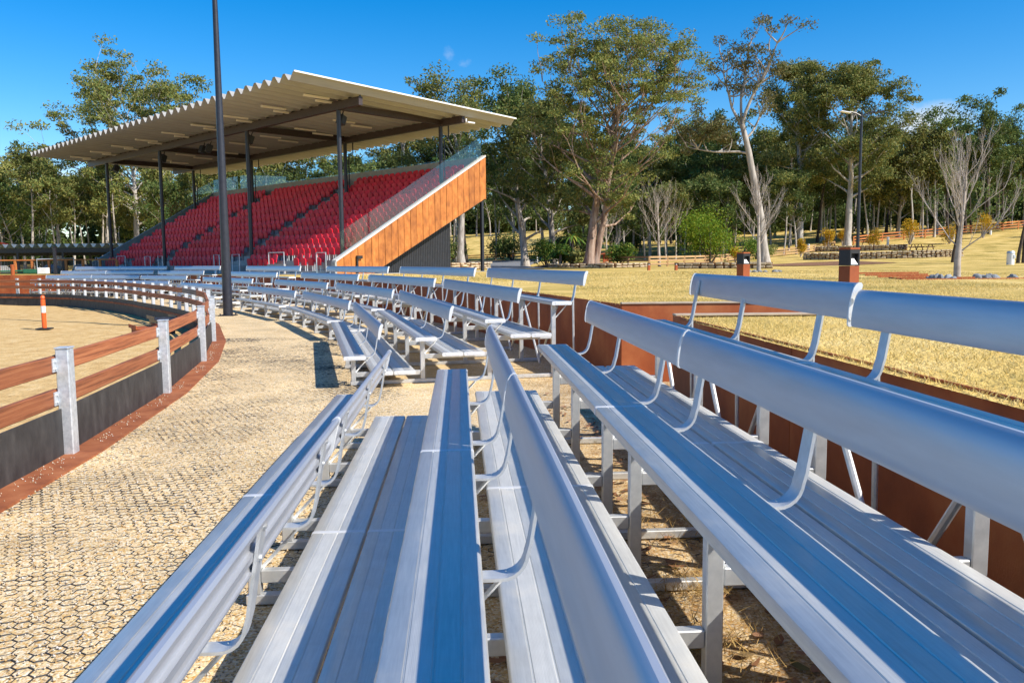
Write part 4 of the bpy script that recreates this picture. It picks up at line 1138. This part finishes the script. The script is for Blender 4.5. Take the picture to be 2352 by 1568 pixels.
# bare winter trees
def bare(seed, H, r0, spread, fork=.3, n1=11, lev=3):
    rg = random.Random(seed); tb = MB()
    n = 6; tr = wander((0, 0, -.15), (0, 0, 1), H * .85 + .15, n, .04, .08, rg); tb.tube(tr, taper(n + 1, r0, r0 * .16), 8, False)
    def rec(p, d, L, r_, lv):
        pts = wander(p, d, L, 5, .11, .10, rg); tb.tube(pts, taper(6, r_, r_ * .35), 5 if lv > 1 else 4, False)
        if lv == 0: return
        for j in range(5 if lv > 1 else 4):
            q = pts[1 + (j % 5)]; dd = (pts[-1] - pts[0]).normalized()
            s_ = Vector((rg.gauss(0, 1), rg.gauss(0, 1), rg.gauss(0, .4))).normalized()
            rec(q, (dd * 1.0 + s_ * .5 + Vector((0, 0, .28))).normalized(), L * rg.uniform(.38, .58), r_ * .48, lv - 1)
    for k in range(n1):
        t = fork + (.95 - fork) * k / n1; f = min(t * n, n - .01); i = int(f); p = tr[i].lerp(tr[i + 1], f - i)
        az = k * 2.4 + rg.uniform(-.4, .4); el = rg.uniform(.5, .95) + .45 * t
        d = Vector((math.cos(az) * math.cos(el), math.sin(az) * math.cos(el), math.sin(el)))
        rec(p, d, spread * (1.25 - .75 * t) * rg.uniform(.8, 1.15), r0 * (.23 - .10 * t), lev)
    return tb, None, None
tree_thing('bare_tree', 'nearest bare pale tree standing in the bed of grey rocks', at(11.45, 21.3), bare(51, 3.45, .098, 1.5, .26, 14, 3), 'twig', None)
tree_thing('bare_tree', 'bare pale tree right of the bright green bush, with grey rocks at its foot', at(9.99, 33.55), bare(52, 4.1, .095, 1.35, .32, 13, 3), 'twig', None)
tree_thing('bare_tree', 'bare pale tree by the timber fence left of the bright green bush', at(10.49, 58.8), bare(53, 5.6, .12, 2.5, .28, 14, 3), 'twig', None)
tree_thing('bare_tree', 'small bare tree before the twin brown trunks, by the dark roofed sign', at(8.0, 70), bare(54, 5.3, .1, 2.0, .24, 11, 3), 'twig', None)
t_ = MB(); t_.tube([(0, 0, -.3), (-.02, 0, .25), (-.08, 0, .9), (-.3, 0, 2.8), (-.75, 0, 5), (-1.05, 0, 6.5), (-1.4, .1, 7.9)], [.52, .36, .27, .22, .185, .165, .14], 12, False)
rg = random.Random(4); cen_, rad_ = [], []
for (p, d, L, r_, nb) in (((-1.35, .1, 7.7), (-.55, .1, 1), 3.9, .09, 11), ((-1.4, .1, 7.9), (.25, -.1, 1), 4.6, .10, 13), ((-1.4, .1, 7.9), (-.1, .2, 1), 4.4, .085, 13), ((-1.2, 0, 7.1), (.7, .1, .8), 3.0, .07, 8), ((-1.0, 0, 6.3), (-1, .1, .22), 3.4, .07, 10)):
    lb = wander(p, d, L, 6, .12, .06, rg); t_.tube(lb, taper(7, r_, .03), 7, False)
    for j in range(nb):
        q = lb[rg.choice((2, 3, 4, 5, 6))]; sb_ = wander(q, (rg.gauss(0, .7), rg.gauss(0, .7), rg.uniform(.2, 1)), L * rg.uniform(.22, .4), 4, .2, .08, rg); t_.tube(sb_, taper(5, .05, .01), 5, False)
        cen_.append(tuple(sb_[-1])); rad_.append(rg.uniform(.4, .75))
for j in range(20):
    cen_.append((-3.2 + rg.gauss(0, .75), rg.gauss(0, .5), 7.5 + rg.gauss(0, .5))); rad_.append(rg.uniform(.35, .6))
tree_thing('gum_tree', 'gum tree with a thick smooth white trunk, bare forking limbs and sparse olive brown leaves', at(14.2, 46.5), (t_, *leaf_cards(cen_, rad_, 110, .085, 5)), 'bark_grey', 'leaf_r')
for k, (x, y, h, lab) in enumerate(((29.89, 56.3, 6.3, 'dark slim double stemmed tree left of the nearest bare tree trunk'), (31.4, 51.5, 5.4, 'thin tree with three dark stems behind the pale rubbish bin'))):
    tb = MB(); rg = random.Random(k)
    for j in range(2 + k):
        tb.tube(wander((j * .35, 0, -.2), (rg.uniform(-.05, .08), 0, 1), h * .8, 6, .05, .05, rg), taper(7, .12, .03), 6, False)
    lv_ = leaf_cards([(rg.gauss(.2, 1.0), rg.gauss(0, .8), h * rg.uniform(.5, 1.0)) for _ in range(15)], [.6] * 15, 60, .09, 60 + k)
    tree_thing('slim_tree', lab, at(x, y), (tb, *lv_), 'bark_dark', 'leaf_d')
# young golden trees
for k, (x, y, h, w, lab) in enumerate(((40.8, 85.2, 3.1, 2.3, 'largest young golden tree beside a white trunk guard'), (49.3, 87, 2.9, 1.9, 'young yellow green tree high on the slope at the right'), (43.5, 82.6, 2.3, 1.9, 'young golden tree between the largest golden tree and the nearest bare tree'),
        (35.5, 81.6, 2.4, 1.5, 'young golden tree right of the lamp post'), (31.9, 84, 2.7, 1.4, 'young golden tree between two tall grey trunks'), (34.3, 86, 2.7, 1.2, 'narrow young golden tree left of the lamp post'), (26.9, 77.3, 2.3, 1.2, 'narrow young orange tree by the pair of grey trunks'), (19.0, 70.5, 1.4, 1.2, 'tiny yellow tree beside the thick white trunk'), (53, 84, 2.3, 1.6, 'young yellow tree at the right edge of the picture'))):
    tree_thing('young_tree', lab, at(x, y), bush(100 + k, w, h, 150, .085, 'leaf_g', 1.1, 8), 'twig', 'leaf_g')

# ------------------------------------------------------------------ far lawn furniture
def timber_fence(label, pts, mat_, nr, h, post='post'):
    t = thing('timber_fence', label, 'fence', at(*pts[0])); o = Vector(at(*pts[0]))
    pl = densify(pts, 2.4, False)
    for i, p in enumerate(pl):
        q = Vector(at(*p)) - o; b = MB(); b.box(-.06, .06, -.06, .06, -.2, h, ch=.008); b.build('post', mat_, t, loc=q)
        if i + 1 < len(pl):
            q2 = Vector(at(*pl[i + 1])) - o; d = q2 - q; L = d.length
            for k in range(nr):
                b = MB(); b.box(-.025, .025, .02, L - .02, -.06, .06)
                r_ = b.build('rail', mat_, t, loc=q + Vector((0, 0, h * (.93 - .32 * k)))); r_.rotation_euler = d.to_track_quat('Y', 'Z').to_euler()
timber_fence('pale timber rail fence running behind the lawn and up the slope', [(7.4, 62.5), (9.3, 56), (12.5, 60), (16.5, 67.6), (21.2, 76.9), (24.2, 78.8), (28.8, 82), (34, 87.5)], 'timber', 3, .72)
timber_fence('orange timber rail fence climbing the slope before the wood at the right', [(37, 90), (41, 92), (46.2, 93), (52.4, 95), (59.6, 98), (68, 100)], 'timber_or', 3, .95)
timber_fence('dark rusty low fence across the far end of the road', [(-9, 104), (-3, 103), (3, 101)], 'timber_or', 2, .8)
def picnic(label, x, y, rz, sc, parts_=1):
    t = thing('picnic_table', label, 'picnic table', at(x, y), rz, 'dark picnic tables on the slope'); t.scale = (sc,) * 3
    for j in range(parts_):
        ox = j * 2.1
        for k in range(4):
            b = MB(); b.box(ox - .95, ox + .95, -.37 + k * .19, -.37 + k * .19 + .17, .72, .76); b.build('top_board', 'darkwood', t)
        for sy in (-1, 1):
            b = MB(); b.box(ox - .95, ox + .95, sy * .72 - .13, sy * .72 + .13, .43, .47); b.build('bench_board', 'darkwood', t)
        for xx in (ox - .65, ox + .65):
            b = MB(); b.box(xx - .04, xx + .04, -.8, .8, .36, .43); b.build('cross_bar', 'darkwood', t)
            for sy in (-1, 1):
                b = MB(); b.tube([(xx, sy * .25, .72), (xx, sy * .68, 0)], .06, 4); b.build('leg', 'darkwood', t)
picnic('long dark picnic table pair on the grass terrace above the stone wall', 38.0, 76.4, R(90) + .55, .8, 2)
picnic('dark picnic table further up, right of the lamp post', 37.9, 87.9, R(90) + .45, .85)
picnic('dark picnic table half hidden behind the grey trunks', 33.1, 86.6, .5, .75)
def stone_wall(label, pts, h, nrow, sw, seed):
    t = thing('stone_wall', label, 'wall', at(*pts[0])); o = Vector(at(*pts[0])); rg = random.Random(seed)
    pl = densify(pts, sw, False); b = MB(); core = MB()
    for i in range(len(pl) - 1):
        a, c = Vector(at(*pl[i])), Vector(at(*pl[i + 1])); u = c - a; rz_ = math.atan2(u.y, u.x)
        for k in range(nrow):
            hh = h / nrow; m_ = Matrix.Translation(a - o + Vector((0, 0, k * hh))) @ Matrix.Rotation(rz_, 4, 'Z')
            s0 = rg.uniform(0, .25) * sw
            b.box(s0, s0 + u.length * rg.uniform(.7, .97), -.2 + rg.uniform(-.08, .06), .2, rg.uniform(.005, .03), hh * rg.uniform(.78, 1.02), m_ @ Matrix.Rotation(rg.uniform(-.08, .08), 4, 'Y'), .035)
        m_ = Matrix.Translation(a - o) @ Matrix.Rotation(rz_, 4, 'Z'); core.box(0, u.length, -.08, .15, -.2, h * .95, m_)
    st_ = b.build('stones', 'stone', t); st_['kind'] = 'stuff'; core.build('mortar', 'mulch', t)
stone_wall('curved dry stone wall holding the lower picnic terrace', [(25.2, 71.6), (26.8, 69.8), (29.5, 68.2), (32.3, 67), (36.0, 66.3)], .62, 4, .34, 3)
stone_wall('upper dark stone wall behind the grey tree trunks', [(30.6, 84.2), (33.5, 81.5), (37.5, 78.8)], .55, 3, .36, 4)
stone_wall('low sandstone edging round the mulch bed under the biggest tree', [(2.6, 57), (4.5, 54.2), (6.6, 53.2), (8.6, 54.2), (9.2, 57)], .30, 2, .42, 5)
stone_wall('low pale sandstone wall beside the road at the back of the grandstand', [(-3.9, 52), (-1.9, 54.2), (-1.5, 55.5)], .45, 3, .42, 6)
stone_wall('low dark stone edge left of the bare tree with rocks', [(9.2, 46), (11.5, 45), (14, 44.5)], .35, 2, .36, 8)
# mulch mound and road
def patch(name, ring, m_, up, n=14):
    c = Vector((sum(p[0] for p in ring) / len(ring), sum(p[1] for p in ring) / len(ring))); V, Fs = [], []
    rg_ = densify(ring, 1.2); k = len(rg_)
    for r_ in range(n):
        f = 1 - r_ / (n - 1)
        for p in rg_:
            w_ = c + (Vector(p) - c) * f; V.append((w_.x, w_.y, float(tz(w_.x, w_.y)) + .03 + up * (1 - f ** 3) + (.04 * mnoise.noise(Vector((w_.x, w_.y, 2))) if up > .1 else 0)))
    for r_ in range(n - 1):
        for i in range(k): Fs.append((r_ * k + i, r_ * k + (i + 1) % k, (r_ + 1) * k + (i + 1) % k, (r_ + 1) * k + i))
    b = MB(); b.add(V, Fs); o = b.build(name, m_, None, 'all'); return o
struct(patch('mulch_bed', [(2.4, 57.5), (4.4, 54.3), (6.6, 53.3), (8.7, 54.3), (9.6, 58), (8, 66), (4, 68), (1.6, 63)], 'mulch', .30))
struct(patch('road', [(-3.2, 54.5), (2.2, 53.5), (2.0, 60), (1.2, 70), (2.2, 84), (4, 101), (-6, 103), (-5, 84), (-4.2, 68)], 'asphalt', .02))
struct(patch('bare_soil', [(17, 52), (22, 53), (27, 58), (27, 66), (22, 64), (17, 58)], 'mulch', .0))
# information sign with a sloping roof
t = thing('information_sign', 'dark information sign with a sloping roof beside the twin trunked tree', 'sign', at(7.4, 64), .2)
for x in (-.28, .28):
    b = MB(); b.box(x - .07, x + .07, -.06, .06, 0, .95); b.build('post', 'rust', t)
b = MB(); b.box(-.22, .22, -.02, .02, .35, .85); b.build('panel', 'rust', t)
b = MB(); mm = Matrix.Translation((.15, 0, 1.05)) @ Matrix.Rotation(-.16, 4, 'Y'); b.box(-.85, .85, -.4, .4, -.04, .03, mm, .01); b.build('roof', 'rust', t)
# rubbish bin, tree guards, road posts
t = thing('rubbish_bin', 'pale grey cylindrical rubbish bin on the lawn at the right', 'bin', at(28.6, 47.6))
b = MB(); b.tube([(0, 0, 0), (0, 0, .62)], [.20, .20], 16); b.build('body', 'white', t, True)
b = MB(); b.tube([(0, 0, .625), (0, 0, .70), (0, 0, .78)], [.215, .215, .17], 16); b.build('lid', 'galv', t, True)
b = MB(); b.box(.05, .16, -.22, -.15, .38, .56); b.build('door_plate', 'galv', t)
for x, y, h, lab in ((39.0, 86.2, .85, 'white trunk guard beside the largest golden tree'), (46.4, 87.4, .8, 'white trunk guard between the nearest bare tree and the slope fence'), (52.4, 91.1, .75, 'white trunk guard highest on the slope at the right'), (30.05, 84.1, .8, 'white trunk guard near the pair of grey trunks'), (-5.2, 88, .6, 'white marker post on the left side of the road'), (2.64, 84, .65, 'white marker post on the right side of the road')):
    t = thing('white_post', lab, 'post', at(x, y)); b = MB(); b.tube([(0, 0, -.1), (0, 0, h)], .13 if x > 20 else .07, 8); b.build('tube', 'white', t, True)
    b = MB(); b.tube([(0, 0, h), (0, 0, h + .03)], [.12 if x > 20 else .06, .08 if x > 20 else .04], 8); b.build('top', 'galv', t)
# rock bed with rusted edging steps under the nearest bare tree
t = thing('tree_bed', 'rusted steel edged bed with steps around the nearest bare tree', 'garden bed', at(11.3, 21.2))
for k, (x0_, x1_, yy, z) in enumerate(((-1.45, .55, .0, .05), (-1.1, .7, 1.9, .055), (-.6, 1.3, 3.9, .06), (.0, 2.2, 6.3, .07))):
    b = MB(); b.box(x0_, x1_, yy - .012, yy + .012, -.12, z, ch=.003); b.build('edge_plate', 'rust', t)
    if k:
        b = MB(); b.box(x0_ + .02, x1_ - .02, yy - 1.3, yy - .014, -.1, z - .055); b.build('tread', 'lawn', t)
for pa, pb in (((-1.5, -.4), (-1.1, 1.2)), ((.3, -.75), (1.7, -.5)), ((-1.5, -.6), (.3, -.75))):
    L = math.hypot(pb[0] - pa[0], pb[1] - pa[1]); b = MB(); b.box(-.012, .012, 0, L, -.1, .03, ch=.003)
    o = b.build('edge_plate', 'rust', t, loc=(pa[0], pa[1], 0)); o.rotation_euler = (0, 0, math.atan2(pb[1] - pa[1], pb[0] - pa[0]) - math.pi / 2)
def rock_mesh(seed):
    import bmesh
    rg = random.Random(seed); bm = bmesh.new(); bmesh.ops.create_icosphere(bm, subdivisions=2, radius=1)
    for v in bm.verts: v.co *= 1 + .28 * mnoise.noise(v.co * 1.4 + Vector((seed, 0, 0))); v.co.z *= .62
    me = bpy.data.meshes.new('rock'); bm.to_mesh(me); bm.free(); me.materials.append(MT['rock']); return me
RK = [rock_mesh(k) for k in range(4)]
for k in range(34):
    x = 11.3 + rnd.uniform(-1.15, 1.55); y = 20.9 + rnd.uniform(-.35, .45) + .12 * (x - 11.3)
    if abs(x - 11.45) < .15: continue
    o = put('rock', RK[k % 4], None, (x, y, float(tz(x, y)) + .02), (rnd.uniform(0, 6), rnd.uniform(-.3, .3), rnd.uniform(0, 6)), rnd.uniform(.05, .13))
    tag(o, 'jagged grey rock piled round the foot of the nearest bare tree', 'rock', 'grey rocks round the nearest bare tree')
for k in range(14):
    x = 9.99 + rnd.uniform(-.7, 1.0); y = 33.3 + rnd.uniform(-.3, .3)
    o = put('rock', RK[k % 4], None, (x, y, float(tz(x, y)) + .02), (0, 0, rnd.uniform(0, 6)), rnd.uniform(.06, .13))
    tag(o, 'grey rock at the foot of the bare tree behind the second light post', 'rock', 'grey rocks round the middle bare tree')

# ------------------------------------------------------------------ far left: canopy, sail, post and mesh fence, sprinkler
t = thing('long_canopy', 'long low canopy with a white scalloped roof edge at the far left', 'shelter', (-36, 60, LAWN_Z))
b = MB(); k = 0; pf = []
for i in range(40): a = -16 + i * .62; pf += [(a, 0), (a + .1, 0), (a + .26, -.22), (a + .36, -.22), (a + .52, 0)]
V = [(y, s_, 1.95 + z - .02 * s_) for s_ in (-1.4, 3.5) for y, z in pf]; n_ = len(pf)
b.add(V, [(i, i + 1, n_ + i + 1, n_ + i) for i in range(n_ - 1)]); b.add([(x, y, z + .02) for x, y, z in V], [(i, n_ + i, n_ + i + 1, i + 1) for i in range(n_ - 1)])
b.build('roof', 'white', t)
b = MB()
for i in range(40):
    a = -16 + i * .62; b.prism([(a + .1, 1.98), (a + .52, 1.98), (a + .36, 1.75), (a + .26, 1.75)], -1.43, -1.41)
o = b.build('rib_end_caps', 'white', t); o['kind'] = 'stuff'
b = MB(); b.box(-16, 8.6, -1.0, -.9, 1.38, 1.70); b.build('front_beam', 'dsteel', t); b = MB(); b.box(-16, 8.6, 2.8, 2.9, 1.2, 1.6); b.build('rear_beam', 'dsteel', t)
for x in np.arange(-15, 9, 3.2):
    for y in (-.95, 2.85):
        b = MB(); b.box(x - .07, x + .07, y - .07, y + .07, 0, 1.4); b.build('post', 'dsteel', t)
t = thing('shade_sail', 'dark red shade sail slanting down behind the canopy at the far left', 'shade sail', (-46, 70, 2.6))
b = MB(); b.add([(-14, 0, 5.0), (-3, -1, 2.15), (6.5, 0, .1), (-14, 2, 1.6), (-14, 0, 4.97), (-3, -1, 2.12), (6.5, 0, .07), (-14, 2, 1.57)], [(0, 1, 3), (1, 2, 3), (4, 7, 5), (5, 7, 6), (0, 4, 5, 1), (1, 5, 6, 2), (2, 6, 7, 3), (3, 7, 4, 0)]); b.build('cloth', 'sail', t)
b = MB(); b.tube([(6.5, 0, -1.7), (6.5, 0, .1)], .06, 8); b.build('mast', 'dsteel', t)
t = thing('mesh_fence', 'orange timber post and black mesh fence before the far canopy', 'fence', (-33, 50, LAWN_Z))
for x in np.arange(-5, 9.5, 1.02):
    b = MB(); b.box(x - .07, x + .07, -.05, .05, 0, .78, ch=.01); b.build('post', 'timber_or', t)
b = MB(); b.box(-5.1, 9.3, -.06, .06, .785, .86, ch=.01); b.build('top_rail', 'timber_or', t)
b = MB()
for z in np.arange(.08, .78, .06): b.box(-5, 9.3, .06, .07, z, z + .022)
for x in np.arange(-5, 9.3, .12): b.box(x, x + .012, .071, .08, .05, .78)
o = b.build('mesh', 'dsteel', t); o['kind'] = 'stuff'
for k, (x, lab) in enumerate(((-36.2, 'leftmost pale heap behind the mesh fence'), (-33.3, 'tallest pale heap behind the mesh fence'), (-31.6, 'small pale heap behind the mesh fence'), (-28.5, 'rounded pale heap behind the mesh fence'), (-26.6, 'rightmost pale heap behind the mesh fence'))):
    o = put('pale_heap', RK[k % 4], None, (x, 51.5, LAWN_Z + .1), (0, 0, k), (.75, .5, .75)); o.data = o.data.copy(); o.data.materials[0] = MT['concrete']; tag(o, lab, 'heap')
t = thing('sprinkler_rig', 'green wheeled sprinkler pipe with a white box on the far left lawn', 'sprinkler', (-27.5, 46.2, LAWN_Z + .02))
b = MB(); b.tube([(-4, 0, .17), (1.2, 0, .19)], .05, 8); b.tube([(-4, .1, .06), (1.2, .1, .06)], .04, 8); b.build('pipe', 'green_paint', t, True)
b = MB(); b.box(.4, 1.15, -.12, .12, .06, .28, ch=.02); b.build('gearbox', 'green_paint', t)
b = MB(); b.box(1.2, 1.75, -.15, .15, .02, .36, ch=.02); b.build('box', 'white', t)
t = thing('rust_post', 'short round rusty post beside the green sprinkler pipe', 'post', (-27.2, 45.3, LAWN_Z - .1)); b = MB(); b.tube([(0, 0, 0), (0, 0, .60)], [.10, .10], 12); b.tube([(0, 0, .60), (0, 0, .66)], [.115, .10], 12); b.build('shaft', 'rust', t, True)
t = thing('dark_post', 'slim black post before the mesh fence at the far left', 'post', (-25.4, 46.3, LAWN_Z - .05)); b = MB(); b.box(-.07, .07, -.07, .07, 0, 1.55, ch=.01); b.build('shaft', 'dsteel', t); b = MB(); b.box(-.09, .09, -.09, .09, 1.55, 1.58); b.build('cap', 'dsteel', t)
t = thing('pipe_frame', 'light pipe frame standing left of the slim black post', 'frame', (-27.1, 47.5, LAWN_Z)); b = MB(); b.tube([(0, 0, 0), (0, 0, .86), (1.9, .4, .90), (1.9, .4, 0)], .03, 8); b.build('pipe', 'galv', t, True)
